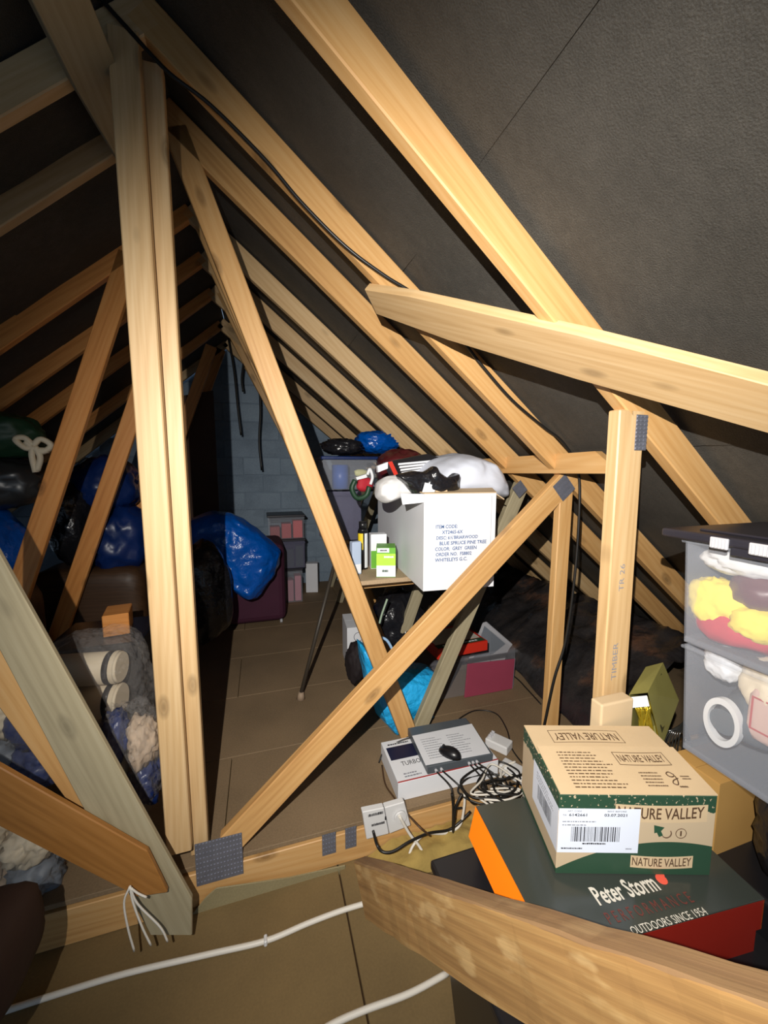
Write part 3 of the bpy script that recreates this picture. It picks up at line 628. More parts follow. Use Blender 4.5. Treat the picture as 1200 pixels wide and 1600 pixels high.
# dark crate, brown carton, black bag and the two clear crates at the right edge
CX = 1.195
bx('tool_crate', (0, 0, 0), (0.5, 0.72, 0.5 - LZ), BLACKPL, None, 0.012, M=M2((CX, 0.22, LZ), 0), label='black crate under the plain brown carton at the right edge', cat='crate')
zc0 = 0.5
cM = M2((CX, 0.693, zc0), 0); cH = onY(1125, 1227, 0.693).z - zc0
bc = carton('brown_carton', 'plain brown carton at the right edge beside the cereal bar carton', 'carton', cM, 0.5, 0.13, cH, KRAFTD)
cr0 = atD(1058, 1000, 1.2)
def crate(name, label, x, y1, z0, W, D, H, lid, inset=0.012):
    M = M2((x, y1 - D, z0), 0); r = thing(name, label, 'storage crate', M, None)
    bm = B(); t = 0.003; i = inset
    def shell(ins, zz0):
        return [(i + ins, i + ins, zz0), (W - i - ins, i + ins, zz0), (W - i - ins, D - i - ins, zz0), (i + ins, D - i - ins, zz0)], [(ins, ins, H), (W - ins, ins, H), (W - ins, D - ins, H), (ins, D - ins, H)]
    lo, hi = shell(0, 0); li, hi2 = shell(t, t)
    A = [bm.verts.new(p) for p in lo]; Bq = [bm.verts.new(p) for p in hi]; Cc = [bm.verts.new(p) for p in hi2]; Dd = [bm.verts.new(p) for p in li]
    bm.faces.new(A[::-1]); bm.faces.new(Dd)
    for k in range(4):
        n = (k + 1) % 4; bm.faces.new((A[k], A[n], Bq[n], Bq[k])); bm.faces.new((Bq[k], Bq[n], Cc[n], Cc[k])); bm.faces.new((Cc[k], Cc[n], Dd[n], Dd[k]))
    obj('crate_body', bm, CLEARTUB, r)
    bm = B(); box(bm, (-0.008, -0.008, H - 0.012), (W + 0.008, D + 0.008, H - 0.002), 0.003)
    obj('rim', bm, CLEARTUB, r)
    bm = B(); box(bm, (i - 0.002, i - 0.002, -0.001), (W - i + 0.002, D - i + 0.002, 0.018), 0.004); obj('foot_rim', bm, CLEARTUB, r)
    if lid:
        bm = B(); box(bm, (-0.03, -0.03, H), (W + 0.03, D + 0.055, H + 0.026), 0.008); box(bm, (-0.022, 0.02, H - 0.022), (-0.010, D - 0.13, H + 0.004), 0.002); box(bm, (0.02, 0.02, H + 0.024), (W - 0.02, D - 0.02, H + 0.032), 0.004)
        ld = obj('lid', bm, GREYLID, r)
        for px in (1126, 1191):
            y = onX(px, 832, x - 0.03).y - (y1 - D)
            bm = B(); box(bm, (-0.036, y - 0.022, H - 0.008), (-0.028, y + 0.022, H + 0.022), 0.002)
            for q in range(5): box(bm, (-0.039, y - 0.018 + q * 0.008, H - 0.005), (-0.034, y - 0.014 + q * 0.008, H + 0.018))
            obj('clip', bm, SILVER, ld, label='pale grey ribbed clip')
    return r, M
H1 = (atD(1058, 838, 1.2)).z - cr0.z
z2b = atD(1085, 1172, 1.2).z
crate('clear_crate', 'clear crate with a dark lid holding yellow and red cloth, upper of two', cr0.x, cr0.y + 0.0, cr0.z, 0.42, 0.56, H1, True)
crate('clear_crate', 'clear lidless crate holding a white ring and bags, lower of two', cr0.x + 0.005, cr0.y - 0.02, z2b, 0.40, 0.55, cr0.z - z2b - 0.004, False)
bag('bin_bag', 'black bin bag squashed beneath the lower clear crate', 'bag', (CX + 0.27, 0.47, (0.5 + z2b) / 2), (0.24, 0.20, (z2b - 0.5) / 2 + 0.004), BLACKBAG, 3, sub=4, crease=0.05, amp=0.05, sq=5)
def inX(rect, dx, depth=0.03, off=0.035):
    """box in the plane just behind a crate's visible long side"""
    x0, y0, x1, y1 = rect; X = cr0.x + 0.014 + off; a, b = onX(x0, (y0 + y1) / 2, X), onX(x1, (y0 + y1) / 2, X); xm = (x0 + x1) / 2; t, l = onX(xm, y0, X), onX(xm, y1, X)
    return V((X + dx, (a.y + b.y) / 2, (t.z + l.z) / 2)), (dx, abs(a.y - b.y) / 2, abs(t.z - l.z) / 2)
def stuffed(name, label, cat, rect, dx, mat, seed, **kw):
    c, s = inX(rect, dx); return bag(name, label, cat, c, s, mat, seed, **kw)
z_in = cr0.z + 0.006
stuffed('folded_cloth', 'yellow cloth folded inside the upper clear crate', 'cloth', (1062, 905, 1150, 985), 0.05, YELLOWCL, 5, sub=4, crease=0.22, rot=0)
stuffed('folded_cloth', 'second, lower fold of yellow cloth at the near side of the upper clear crate', 'cloth', (1122, 950, 1215, 1010), 0.05, YELLOWCL, 6, sub=4, crease=0.2)
stuffed('red_cloth', 'red cloth lying under the yellow cloth in the upper clear crate', 'cloth', (1060, 955, 1200, 1018), 0.09, REDF, 7, sub=3, crease=0.15)
stuffed('white_carrier_bag', 'white plastic bag on top inside the upper clear crate', 'bag', (1084, 860, 1215, 905), 0.05, WHITEPL, 8, sub=4, crease=0.2)
stuffed('dark_red_cloth', 'dull red cloth behind the yellow cloth in the upper clear crate', 'cloth', (1120, 895, 1230, 960), 0.08, DKRED, 9, sub=3)
stuffed('white_paper_bundle', 'crumpled white paper bundle at the top of the lower clear crate', 'bundle', (1088, 1012, 1145, 1065), 0.05, PAPER, 11, sub=4, crease=0.15)
stuffed('beige_cloth_bag', 'beige cloth bag inside the lower clear crate', 'bag', (1140, 1040, 1235, 1130), 0.06, CREAM, 12, sub=4, crease=0.12)
stuffed('dark_cloth', 'dark cloth filling the bottom of the lower clear crate', 'cloth', (1100, 1095, 1235, 1180), 0.12, DKGREY, 13, sub=3, crease=0.12)
rc, rs = inX((1103, 1090, 1163, 1166), 0.012)
bm = B(); n = 40; ry, rz = rs[1], rs[2]
for k in range(n):
    a0, a1 = 2 * math.pi * k / n, 2 * math.pi * (k + 1) / n
    def rp(a, s, x): return V((x, math.cos(a) * ry * s, math.sin(a) * rz * s))
    c8 = [rp(a0, 1, 0), rp(a1, 1, 0), rp(a1, 0.74, 0), rp(a0, 0.74, 0), rp(a0, 1, 0.02), rp(a1, 1, 0.02), rp(a1, 0.74, 0.02), rp(a0, 0.74, 0.02)]
    hexa(bm, c8)
bmesh.ops.remove_doubles(bm, verts=bm.verts[:], dist=1e-5)
ro = thing('ring_frame', 'white ring with a dark glass inside the lower clear crate', 'ring', Matrix.Translation((cr0.x + 0.034, rc.y, rc.z)))
obj('ring', bm, WHITEPL, ro); obj('glass', cyl(B(), (0.008, 0, 0), (0.014, 0, 0), min(ry, rz) * 0.75, n=32), DKGREY, ro)
cM_ = inX((1165, 1085, 1240, 1170), 0.01)
q = thing('printed_bag', 'pale bag with red print, at the near end of the lower clear crate', 'bag', Matrix.Translation(cM_[0]))
obj('sheet', lump(B(), (0, 0, 0), (0.012, cM_[1][1], cM_[1][2]), 4, sub=3, sq=6, crease=0.03, amp=0.03), plain('pale_pink_plastic', (0.62, 0.42, 0.36), 0.5), q, smooth=True)
FMb = frame(cM_[0] + V((-0.013, 0, 0)), (0, -1, 0), (0, 0, 1), (-1, 0, 0)); border(q, FMb, -cM_[1][1] * 0.8, -cM_[1][2] * 0.6, cM_[1][1] * 1.6, cM_[1][2] * 1.3, 0.005, REDINK)

# gold gift box, tan box and a coil of wire behind the cereal bar carton
zc = zc0 + cH + 0.004
tx0, tx1 = onY(930, 1105, 0.93), onY(979, 1105, 0.93); ttop = onY(955, 1090, 0.93).z
bx('tan_box', (0, 0, 0), (tx1.x - tx0.x, 0.045, ttop - ZS - 0.001), TANCARD, None, 0.006, M=M2((tx0.x, 0.905, ZS + 0.001), 0), label='small tan box standing behind the cereal bar carton at the stamped upright', cat='box')
fq = [atD(x, y, 1.28) for x, y in ((983, 1085), (1012, 1082), (1034, 1168), (985, 1172))]      # open end, looking at the room
gv = atD(1036, 1035, 1.42) - fq[1]; bq = [p + gv for p in fq]; bq[0] = atD(1009, 1042, 1.415); bq[2] = atD(1061, 1094, 1.40)
gb = thing('gift_box', 'open olive and gold gift box leaning beside the stamped upright', 'box', Matrix.Translation(fq[3])); iM = WM[gb].inverted()
cen = sum(fq + bq, V()) / 8
def sheet(q): return hexa(B(), [iM @ p for p in q] + [iM @ (p + (cen - p) * 0.035) for p in q])
for nm, q, m in (('top_panel', (fq[0], fq[1], bq[1], bq[0]), OLIVE), ('side_panel', (fq[1], fq[2], bq[2], bq[1]), OLIVE), ('bottom_panel', (fq[3], fq[2], bq[2], bq[3]), OLIVE), ('side_panel', (fq[0], fq[3], bq[3], bq[0]), OLIVE), ('end_panel', bq, OLIVE)):
    sp = obj(nm, sheet(q), m, gb)
    if nm == 'side_panel' and q[0] is fq[1]:
        nn = (q[1] - q[0]).cross(q[3] - q[0]).normalized(); nn = nn if nn.dot(cen - q[0]) < 0 else -nn
        for i in range(3):
            for k in range(2):
                a_, b_ = 0.10 + 0.30 * i, 0.24 + 0.30 * i; c_, d_ = 0.12 + 0.42 * k + 0.1 * (i % 2), 0.34 + 0.42 * k + 0.1 * (i % 2)
                L_ = lambda s_, t_: q[0].lerp(q[3], s_).lerp(q[1].lerp(q[2], s_), t_)
                qq = [L_(c_, a_), L_(d_, a_), L_(d_, b_), L_(c_, b_)]
                obj('stripe', hexa(B(), [iM @ p for p in qq] + [iM @ (p + nn * 0.001) for p in qq]), plain('olive_print', (0.05, 0.045, 0.015), 0.4), sp)
tq_ = [fq[0].lerp(fq[3], .05).lerp(fq[1].lerp(fq[2], .05), t_) for t_ in (0.05, 0.9)] + [fq[0].lerp(fq[3], .24).lerp(fq[1].lerp(fq[2], .24), t_) for t_ in (0.9, 0.05)]
obj('tag', hexa(B(), [iM @ p for p in tq_] + [iM @ (p + V((0, -0.002, 0))) for p in tq_]), WHITE, gb, label='white card tag at the opening')
bm = B()
for i in range(30):
    s0, s1 = R.uniform(0.15, 0.85), R.uniform(0.15, 0.85); a_ = fq[0].lerp(fq[1], s0).lerp(fq[3].lerp(fq[2], s0), 0.28); b_ = fq[0].lerp(fq[1], s1).lerp(fq[3].lerp(fq[2], s1), 0.96); g_ = gv * R.uniform(0.06, 0.25)
    tube(bm, [iM @ (a_ + g_), iM @ (a_.lerp(b_, 0.5) + g_ + V((R.uniform(-.006, .006), 0, 0))), iM @ (b_ + g_)], 0.0035, 5, 3)
obj('tinsel', bm, GOLD, gb, label='gold tinsel packed inside', kind='stuff')
bm = B(); c0 = onY(1064, 1170, 0.90)
for k in range(9):
    a = -0.6 + k * 0.13; pts = []
    for j in range(15):
        t = 2 * math.pi * j / 14; p = Matrix.Rotation(a, 3, 'Z') @ V((math.cos(t) * 0.05, 0, math.sin(t) * 0.075)); pts.append(p + V((0.008 * k - 0.03, 0.003 * k, 0)))
    tube(bm, pts, 0.0022, 5, 2)
obj('wire_coil', bm, plain('dark_glossy_wire', (0.02, 0.02, 0.018), 0.15, 0.2), None, Matrix.Translation(c0), 'coil of thin dark wire between the gift box and the clear crates', 'coil')
bx('dark_carton', (0, 0, 0), (0.42, 0.10, c0.z - 0.085 - 0.5), PINE_DARK, None, 0.004, M=M2((CX - 0.03, 0.845, 0.5), 0), label='dark carton under the wire coil, behind the plain brown carton', cat='carton')

# ---------------------------------------------------------------- the boarded floor: box, receiver, mouse, adaptors, cables
TM, tW, tD, tH = fit(FZ + 0.001, (622, 1253), (778, 1214), 1224, 1160)
db = thing('device_box', 'flat white printed product box with a navy band, on the floor before the blue bag', 'box', TM)
obj('carton_body', box(B(), (0, 0, 0), (tW, tD, tH), 0.002), WHITE, db)
TT, TFr = faceM(TM, 'top', tW, tD, tH), faceM(TM, 'front', tW, tD, tH)
panel('colour_band', db, TT, 0.012, tD * 0.50, tW * 0.30, tD * 0.32, NAVY, 0.0008)
panel('colour_stripe', db, TT, 0.0, 0.0, tW, 0.008, REDINK, 0.0008); text('lettering', 'TURBO', db, TT, tW * 0.10, tD * 0.33, tW * 0.19, tD * 0.10, INK, 0.001)
lines('small_print', db, TT, tW * 0.08, tD * 0.08, tW * 0.24, tD * 0.12, 2, GREYINK, 0.001, 0.5); lines('small_print', db, TT, tW * 0.05, tD * 0.87, tW * 0.22, tD * 0.06, 1, INK, 0.001, 0.6)
ztop = FZ + tH + 0.0012
p0, p1, p3 = onZ(668, 1212, ztop), onZ(770, 1190, ztop), onZ(640, 1152, ztop)
u = (p1 - p0); RWd = u.length; u.normalize(); v = V((-u.y, u.x, 0)); RDp = min(0.30, abs((p3 - p0).dot(v)) + 0.02)
RM = frame(p0, u, v, (0, 0, 1)); rcv = thing('receiver', 'flat dark grey receiver with a sheet of paper on it, on the white product box', 'receiver', RM)
csg = obj('casing', box(B(), (0, 0, 0.004), (RWd, RDp, 0.045), 0.003), DKGREY, rcv)
for i, x in enumerate((0.12, 0.2, 0.62, 0.68, 0.74)): obj('socket', cyl(B(), (RWd * x, 0.004, 0.022), (RWd * x, -0.012, 0.022), 0.007, n=10), SILVER, csg)
for x in (0.03, RWd - 0.03):
    for y in (0.03, RDp - 0.03): obj('foot', cyl(B(), (x, y, 0), (x, y, 0.005), 0.01, n=10), BLACKPL, rcv)
zr = ztop + 0.0455
pq = [onZ(665, 1196, zr), onZ(766, 1177, zr), onZ(737, 1131, zr), onZ(644, 1150, zr)]
pu = (pq[1] - pq[0]).normalized(); pM = frame(pq[0], pu, V((-pu.y, pu.x, 0)), (0, 0, 1)); pl = [pM.inverted() @ p for p in pq]
pp = thing('paper_sheet', 'white instruction sheet lying on the dark grey receiver', 'paper', pM)
obj('sheet', prism(B(), pl, (0, 0, 0.0012)), PAPER, pp)
pw, pd = pl[1].x, pl[2].y
for i in range(2): lines('small_print', pp, frame(pM @ V((0, 0, 0.001)), pu, V((-pu.y, pu.x, 0)), (0, 0, 1)), pw * (0.10 + i * 0.42), pd * 0.15, pw * 0.36, pd * 0.66, 9, GREYINK, 0.0006, 0.3, 0.4)
zm = zr + 0.0022; mc = onZ(703, 1178, zm)
mo = thing('computer_mouse', 'black oval computer mouse on the white instruction sheet', 'mouse', M2(mc, 35))
bm = B(); r = bmesh.ops.create_uvsphere(bm, u_segments=20, v_segments=12, radius=1)
for q in r['verts']: q.co = V((q.co.x * 0.036, q.co.y * 0.062, max(q.co.z, 0) * 0.036 * (1 - 0.25 * q.co.y)))
obj('shell', bm, BLACKPL, mo, smooth=True); obj('wheel', cyl(B(), (-0.004, 0.036, 0.028), (0.004, 0.036, 0.028), 0.007, n=12), BLACKPL, mo)
def adaptor(name, label, px, yaw, w, d, h, mat, pins, zb=FZ):
    c = onZ(px[0], px[1], zb); r = thing(name, label, 'adaptor', M2(c + V((0, 0, 0.001)), yaw))
    cs_ = obj('casing', box(B(), (-w / 2, -d / 2, 0), (w / 2, d / 2, h), 0.008), mat, r)
    for i in range(pins): obj('pin', box(B(), (-0.022 + 0.02 * i, d / 2 - 0.03, h - 0.002), (-0.016 + 0.02 * i, d / 2 - 0.012, h + 0.018), 0.001), SILVER, cs_)
    return r
adaptor('plug_adaptor', 'white plug adaptor with metal pins up, behind the receiver', (779, 1168), 33, 0.085, 0.13, 0.05, WHITEPL, 3)
adaptor('plug_adaptor', 'white plug adaptor among the cable tangle beside the cereal bar carton', (802, 1212), 30, 0.075, 0.13, 0.05, WHITEPL, 0)
def floorpts(px, z=FZ): return [onZ(x, y, z + (p[0] if p else 0)) for x, y, *p in px]
cable('floor_cable', floorpts([(592, 1192, .006), (600, 1175, .05), (625, 1158, .10), (660, 1148, .11), (700, 1138, .03), (722, 1120, .01), (745, 1110, .006), (775, 1115, .006), (792, 1140, .006), (800, 1170, .006), (822, 1200, .006)]), 0.004, BLACKC, 'black cable looping over the back of the white product box')
cable('floor_cable', floorpts([(597, 1196, .005), (602, 1225, .005), (615, 1245, .005), (628, 1262, .005), (655, 1292, .005), (672, 1306, -.05)]), 0.004, BROWNC, 'dark brown cable running down the left of the white product box to the switch')
cable('floor_cable', floorpts([(766, 1030, .006), (805, 1058, .006), (822, 1075, .006), (845, 1100, .006)]), 0.005, BLACKC, 'thin black cable on the floor right of the maroon box')
plug = plain('dark_plug', (0.02, 0.02, 0.022), 0.4)
rr = random.Random(21)
for i in range(5):                                                                  # leads plugged into the receiver's face
    x = (0.12, 0.2, 0.62, 0.68, 0.74)[i]; s0 = RM @ V((RWd * x, -0.014, 0.022)); e = onZ(722 + 22 * i, 1262 - 6 * i, FZ + 0.012)
    m1 = s0.lerp(e, 0.3) + V((0.01, -0.05, 0.01)); m2 = s0.lerp(e, 0.7) + V((0.03 * rr.uniform(-1, 1), -0.03, -0.02))
    cable('lead', [s0, m1, m2, e], 0.0042, BLACKC, ('leftmost black lead plugged into the receiver', 'second black lead from the left on the receiver front', 'middle black lead on the receiver front', 'fourth black lead from the left on the receiver front', 'rightmost black lead plugged into the receiver')[i], 'cable', group='leads of the receiver')
tang = [('black', BLACKC), ('black', BLACKC), ('white', WHITEC), ('black', BLACKC), ('white', WHITEC), ('black', BLACKC), ('black', BLACKC), ('white', WHITEC), ('black', BLACKC)]
for i, (cn, m) in enumerate(tang):
    pts = []; cx, cy = 772 + rr.uniform(-26, 30), 1234 + rr.uniform(-24, 18)
    for j in range(9):
        a = j * 0.95 + i; pts.append(onZ(cx + math.cos(a) * rr.uniform(16, 52), cy + math.sin(a) * rr.uniform(8, 34), FZ + 0.015 + 0.012 * i + rr.uniform(0, .012)))
    cable('tangled_cable', pts, 0.0045, m, f'loose {cn} cable in the tangle between the product box and the cereal carton', 'cable', group=f'{cn} cables of the tangle')
cable('tangled_cable', [onZ(805, 1190, FZ + .06), onZ(785, 1200, FZ + .05), onZ(786, 1225, FZ + .05), onZ(815, 1236, FZ + .05), onZ(830, 1225, FZ + .04), onZ(815, 1208, FZ + .05)], 0.006, WHITEC, 'thick white lead coiled round the adaptor in the cable tangle', 'cable')
# wiring at the tie: two white switch plates, their leads, mineral wool
def plate_box(name, label, q, Y, mat, cat):
    pts = [onY(x, y, Y) for x, y in q]; r = thing(name, label, cat, frame(pts[3], (pts[2] - pts[3]).normalized(), (0, 1, 0), V((0, 1, 0)).cross((pts[2] - pts[3]).normalized()) * -1)); M = WM[r]
    lp = [M.inverted() @ p for p in pts]; bm = prism(B(), lp, (0, 0.03, 0)); bmesh.ops.bevel(bm, geom=bm.edges[:], offset=0.003, segments=1, affect='EDGES'); obj('face_plate', bm, mat, r); return r, M, lp
s1, sm, sl = plate_box('fused_switch', 'white square switch plate with handwritten notes on the tie beam', [(566, 1269), (600, 1262), (608, 1303), (573, 1312)], 1.527, WHITEPL, 'switch')
FMs = frame(sm.translation, sm.col[0].xyz, sm.col[2].xyz, -sm.col[1].xyz); sw_, sh_ = sl[2].x, sl[0].z
lines('handwriting', s1, FMs, sw_ * 0.04, sh_ * 0.78, sw_ * 0.7, sh_ * 0.14, 1, INK, 0.0008, 0.7, 0.1); lines('handwriting', s1, FMs, sw_ * 0.2, sh_ * 0.42, sw_ * 0.6, sh_ * 0.13, 1, INK, 0.0008, 0.7, 0.1)
obj('indicator', box(B(), (sw_ * 0.78, sh_ * 0.55, 0), (sw_ * 0.84, sh_ * 0.66, 0.003)), INK, s1, FMs)
s2, sm2, sl2 = plate_box('junction_box', 'white junction box beside the switch plate on the tie beam', [(601, 1262), (632, 1253), (642, 1290), (609, 1303)], 1.522, WHITEPL, 'junction box')
bm = B(); cyl(bm, (sl2[2].x * 0.55, -0.001, sl2[0].z * 0.5), (sl2[2].x * 0.55, -0.012, sl2[0].z * 0.5), 0.028, n=20); obj('cover', bm, WHITEPL, s2)
P = lambda *a: onY(*a)
cable('switch_lead', [P(583, 1298, 1.52), P(589, 1320, 1.50), P(598, 1331, 1.47), P(615, 1330, 1.46), P(640, 1315, 1.47), P(670, 1302, 1.49), P(700, 1297, 1.5), P(718, 1285, 1.5), P(735, 1268, 1.51)], 0.006, BLACKC, 'black lead curving from the switch plate across the mineral wool')
cable('switch_lead', [P(624, 1275, 1.505), P(640, 1303, 1.49), P(655, 1322, 1.47), P(662, 1338, 1.45), P(660, 1352, 1.44)], 0.0065, WHITEC, 'white lead hanging from the junction box into the mineral wool')
cable('switch_lead', [P(636, 1348, 1.46), P(645, 1322, 1.48), P(665, 1303, 1.49), P(695, 1302, 1.5), P(718, 1290, 1.5), P(725, 1262, 1.51), P(726, 1240, 1.52)], 0.006, WHITEC, 'white lead running right from the junction box along the tie beam')
cable('switch_lead', [P(706, 1240, 1.50), P(708, 1262, 1.5), P(708, 1300, 1.49), P(712, 1262, 1.49), P(722, 1240, 1.5)], 0.006, BLACKC, 'black lead hanging in a loop in front of the tie beam below the receiver')
bm = B()
def woolf(u, v):
    x = 0.40 + 0.75 * u; y = 1.40 + 0.155 * v; n = noise.noise(V((x * 9, y * 9, 1))) * 0.02 + noise.noise(V((x * 25, y * 25, 4))) * 0.012
    e = min(1, 6 * u, 6 * (1 - u), 5 * v + 0.2)
    return V((x, y, LZ + 0.004 + (0.055 + n) * e))
obj('mineral_wool', grid(bm, woolf, 60, 16), WOOL, None, None, 'yellow mineral wool quilt lying between the joists below the switch plates', 'insulation', None, 'stuff')
# hardboard apron under the tie, white cables across the hatch, string ends
slab('hardboard_panel', [(322, 1402), (338, 1388), (452, 1372), (540, 1352), (545, 1440), (300, 1462), (268, 1470)], 1.535, 0.006, HARD, 'greenish hardboard panel below the tie beam at the bottom left of centre', 'panel')
def fcable(px, z=LZ + 0.010): return [onZ(x, y, z) for x, y in px]
wc = thing('white_cable', 'white cable running up from the bottom left corner to the rough timber', 'cable', Matrix.Identity(4))
obj('cable_run', tube(B(), fcable([(-30, 1592), (90, 1553), (200, 1520), (330, 1490), (415, 1470), (480, 1443), (530, 1424), (572, 1411)]), 0.0095, 9), WHITEC, wc, Matrix.Identity(4))
cc = fcable([(415, 1470)])[0]; bm = B(); box(bm, (-0.006, -0.014, -0.009), (0.006, 0.014, 0.013), 0.003); obj('cable_clip', bm, WHITEPL, wc, Matrix.Translation(cc))
cable('white_cable', fcable([(480, 1625), (520, 1600), (570, 1578), (640, 1552), (700, 1520)]), 0.0095, WHITEC, 'short stretch of white cable at the bottom edge beneath the rough timber', 'cable')
st = thing('string', 'frayed white string ends hanging below the grey plank', 'string', Matrix.Identity(4))
for q in ([(203, 1385), (194, 1410), (200, 1450), (210, 1486)], [(203, 1385), (208, 1410), (222, 1448), (236, 1477)], [(203, 1385), (215, 1412), (250, 1448), (262, 1471)], [(205, 1388), (216, 1396), (229, 1402)]):
    obj('strand', tube(B(), [onY(x, y, 1.345) for x, y in q], 0.0035, 6), WHITEC, st, Matrix.Identity(4))
# cables on the roof timbers
yc = 1.535
cable('roof_cable', [onY(150, -10, yc), onY(200, 45, yc), onY(262, 112, yc), onY(330, 165, yc), onY(415, 250, yc), onY(470, 315, yc), onY(540, 385, yc), onY(600, 430, yc), onY(655, 466, yc), onY(720, 530, yc), onY(752, 570, yc), onY(800, 625, yc), onY(850, 668, yc), onY(880, 692, yc), onY(903, 735, yc), onY(905, 800, yc), onY(898, 900, yc), onY(884, 1000, yc), onY(866, 1060, yc), onY(850, 1135, yc)], 0.0065, BLACKC, 'black cable following a rafter down and along the short upright', 'cable')

def softpoly(name, label, cat, q, Y, dep, mat, seed=0, fold=0.012, parent=None, group=None, base=FZ):
    pts = [onY(x, y, Y) for x, y in q]; c0 = sum(pts, V()) / len(pts); bm = B(); rings = []; off = V((seed * 3.3, seed, seed * 1.7))
    for s_, t in ((0.72, -0.62), (0.93, -0.34), (1.0, 0.0), (0.95, 0.35), (0.7, 0.65)):
        ring = []
        for p in pts:
            e = c0 + (p - c0) * s_; n = noise.noise(e * 8 + off) * fold * 1.4; ring.append(bm.verts.new(V((e.x + n, Y + dep * t + n, max(e.z, base + 0.003))) - c0))
        rings.append(ring)
    for a, b in zip(rings, rings[1:]):
        for i in range(len(pts)):
            n = (i + 1) % len(pts); bm.faces.new((a[i], a[n], b[n], b[i]))
    for ring, d in ((rings[0], 1), (rings[-1], -1)):
        m = bm.verts.new(sum((v.co for v in ring), V()) / len(ring) + V((0, -0.12 * dep * d, 0)))
        for i in range(len(ring)): bm.faces.new((ring[i], ring[(i + 1) % len(ring)], m))
    bmesh.ops.subdivide_edges(bm, edges=bm.edges[:], cuts=6, use_grid_fill=True)
    for _ in range(7): bmesh.ops.smooth_vert(bm, verts=bm.verts[:], factor=0.5, use_axis_x=True, use_axis_y=True, use_axis_z=True)
    for v in bm.verts:
        w_ = v.co + off; v.co += V((noise.noise(w_ * 13) * 0.5, (0.5 - 2 * abs(noise.noise(w_ * 6))) + 0.5 * (0.5 - 2 * abs(noise.noise(w_ * 15))), noise.noise(w_ * 11) * 0.4)) * fold
    return obj(name, bm, mat, parent, Matrix.Translation(c0), label, cat, group, smooth=True)
# ================================================================== SHELF AND TREE BOX
sf = [onY(x, 905, 2.0) for x in (556, 642)]; SZ = sf[1].z + 0.012
sx0 = sf[0].x
shelf = thing('shelf', 'rough chipboard shelf on battens between the truss webs, under the white tree carton', 'shelf', M2((sx0, 2.0, SZ - 0.024), 0))
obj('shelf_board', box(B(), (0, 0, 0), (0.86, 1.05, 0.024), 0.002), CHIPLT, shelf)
for y in (0.13, 0.66): obj('batten', box(B(), (0.004, y, -0.06), (0.80, y + 0.04, -0.001), 0.003), PINE, shelf)
XM, XW, XD, XH = fit(SZ + 0.001, (661, 924), (771, 916), 772, D=1.05)
tb = thing('tree_carton', 'open white christmas tree carton with blue stencilled lettering, on the shelf', 'carton', XM)
bm = B(); t = 0.006
for a, b in (((0, 0, 0), (XW, XD, t)), ((0, 0, t), (XW, t, XH)), ((0, XD - t, t), (XW, XD, XH)), ((0, t, t), (t, XD - t, XH)), ((XW - t, t, t), (XW, XD - t, XH))): box(bm, a, b)
obj('carton_body', bm, WHITE, tb)
obj('flap', hexa(B(), [(XW, 0.01, XH), (XW, XD, XH), (XW + 0.10, XD, XH - 0.03), (XW + 0.05, 0.01, XH - 0.03), (XW, 0.01, XH - 0.006), (XW, XD, XH - 0.006), (XW + 0.10, XD, XH - 0.036), (XW + 0.05, 0.01, XH - 0.036)]), KRAFT, tb, label='right flap folded outwards, brown inside')
obj('flap', hexa(B(), [(0.0, -0.001, XH + 0.0), (XW, -0.001, XH), (XW + 0.03, 0.10, XH + 0.016), (-0.02, 0.10, XH + 0.012), (0.0, -0.001, XH + 0.005), (XW, -0.001, XH + 0.005), (XW + 0.03, 0.10, XH + 0.021), (-0.02, 0.10, XH + 0.017)]), KRAFT, tb, label='front flap pushed back')
obj('torn_corner', hexa(B(), [(-0.10, 0.02, XH - 0.05), (-0.002, 0.0, XH - 0.04), (-0.002, 0.0, XH), (-0.10, 0.06, XH + 0.0), (-0.10, 0.026, XH - 0.05), (-0.002, 0.006, XH - 0.04), (-0.002, 0.006, XH), (-0.10, 0.066, XH)]), PAPER, tb)
FX = faceM(XM, 'front', XW, XD, XH)
for i, (bd, x, wd) in enumerate((('ITEM CODE:', .16, .30), ('XT2465-6X', .245, .29), ("DESC: 6\u00bd'BRIARWOOD", .17, .58), ('BLUE SPRUCE PINE TREE', .215, .66), ('COLOR:  GREY  GREEN', .155, .58), ('ORDER NO.  FS8802', .165, .50), ('WHITELEYS G.C.', .155, .45))):
    text('lettering', bd, tb, FX, XW * x, XH * (0.645 - 0.0575 * i), XW * wd, XH * 0.038, BLUEINK, 0.0008, bold=0.022, skew=0.05)
obj('crease', box(B(), (XW * 0.935, XH * 0.02, 0), (XW * 0.938, XH * 0.97, 0.0006)), GREYINK, tb, FX)
TZ = SZ + XH
def up(x, y, Y): return onY(x, y, Y)
# what spills out of the carton
softpoly('white_sack', 'big white cloth sack bulging from the top of the tree carton', 'sack', [(632, 775), (634, 748), (655, 724), (682, 712), (712, 708), (738, 718), (756, 738), (768, 764), (768, 778), (700, 782)], 2.18, 0.50, CLOTH, 31, 0.016, base=SZ)
softpoly('bin_bag', 'black plastic bag lying on the white sack at the front of the tree carton', 'bag', [(615, 742), (640, 736), (660, 737), (678, 727), (684, 738), (700, 748), (713, 737), (718, 764), (712, 775), (662, 773), (644, 774), (632, 758)], 1.83, 0.10, BLACKBAG, 32, 0.016, base=SZ)
softpoly('white_carrier_bag', 'crumpled white carrier bag at the front left corner of the tree carton', 'bag', [(583, 776), (588, 756), (602, 744), (622, 742), (636, 752), (648, 772), (625, 778), (604, 786)], 1.92, 0.12, WHITEPL, 33, 0.02, base=SZ)
bagpx('dark_red_bag', 'dark red plastic bag behind the tree carton under the rafters', 'bag', (588, 703, 660, 760), 2.65, 0.22, DKRED, 34, sub=4, crease=0.15)
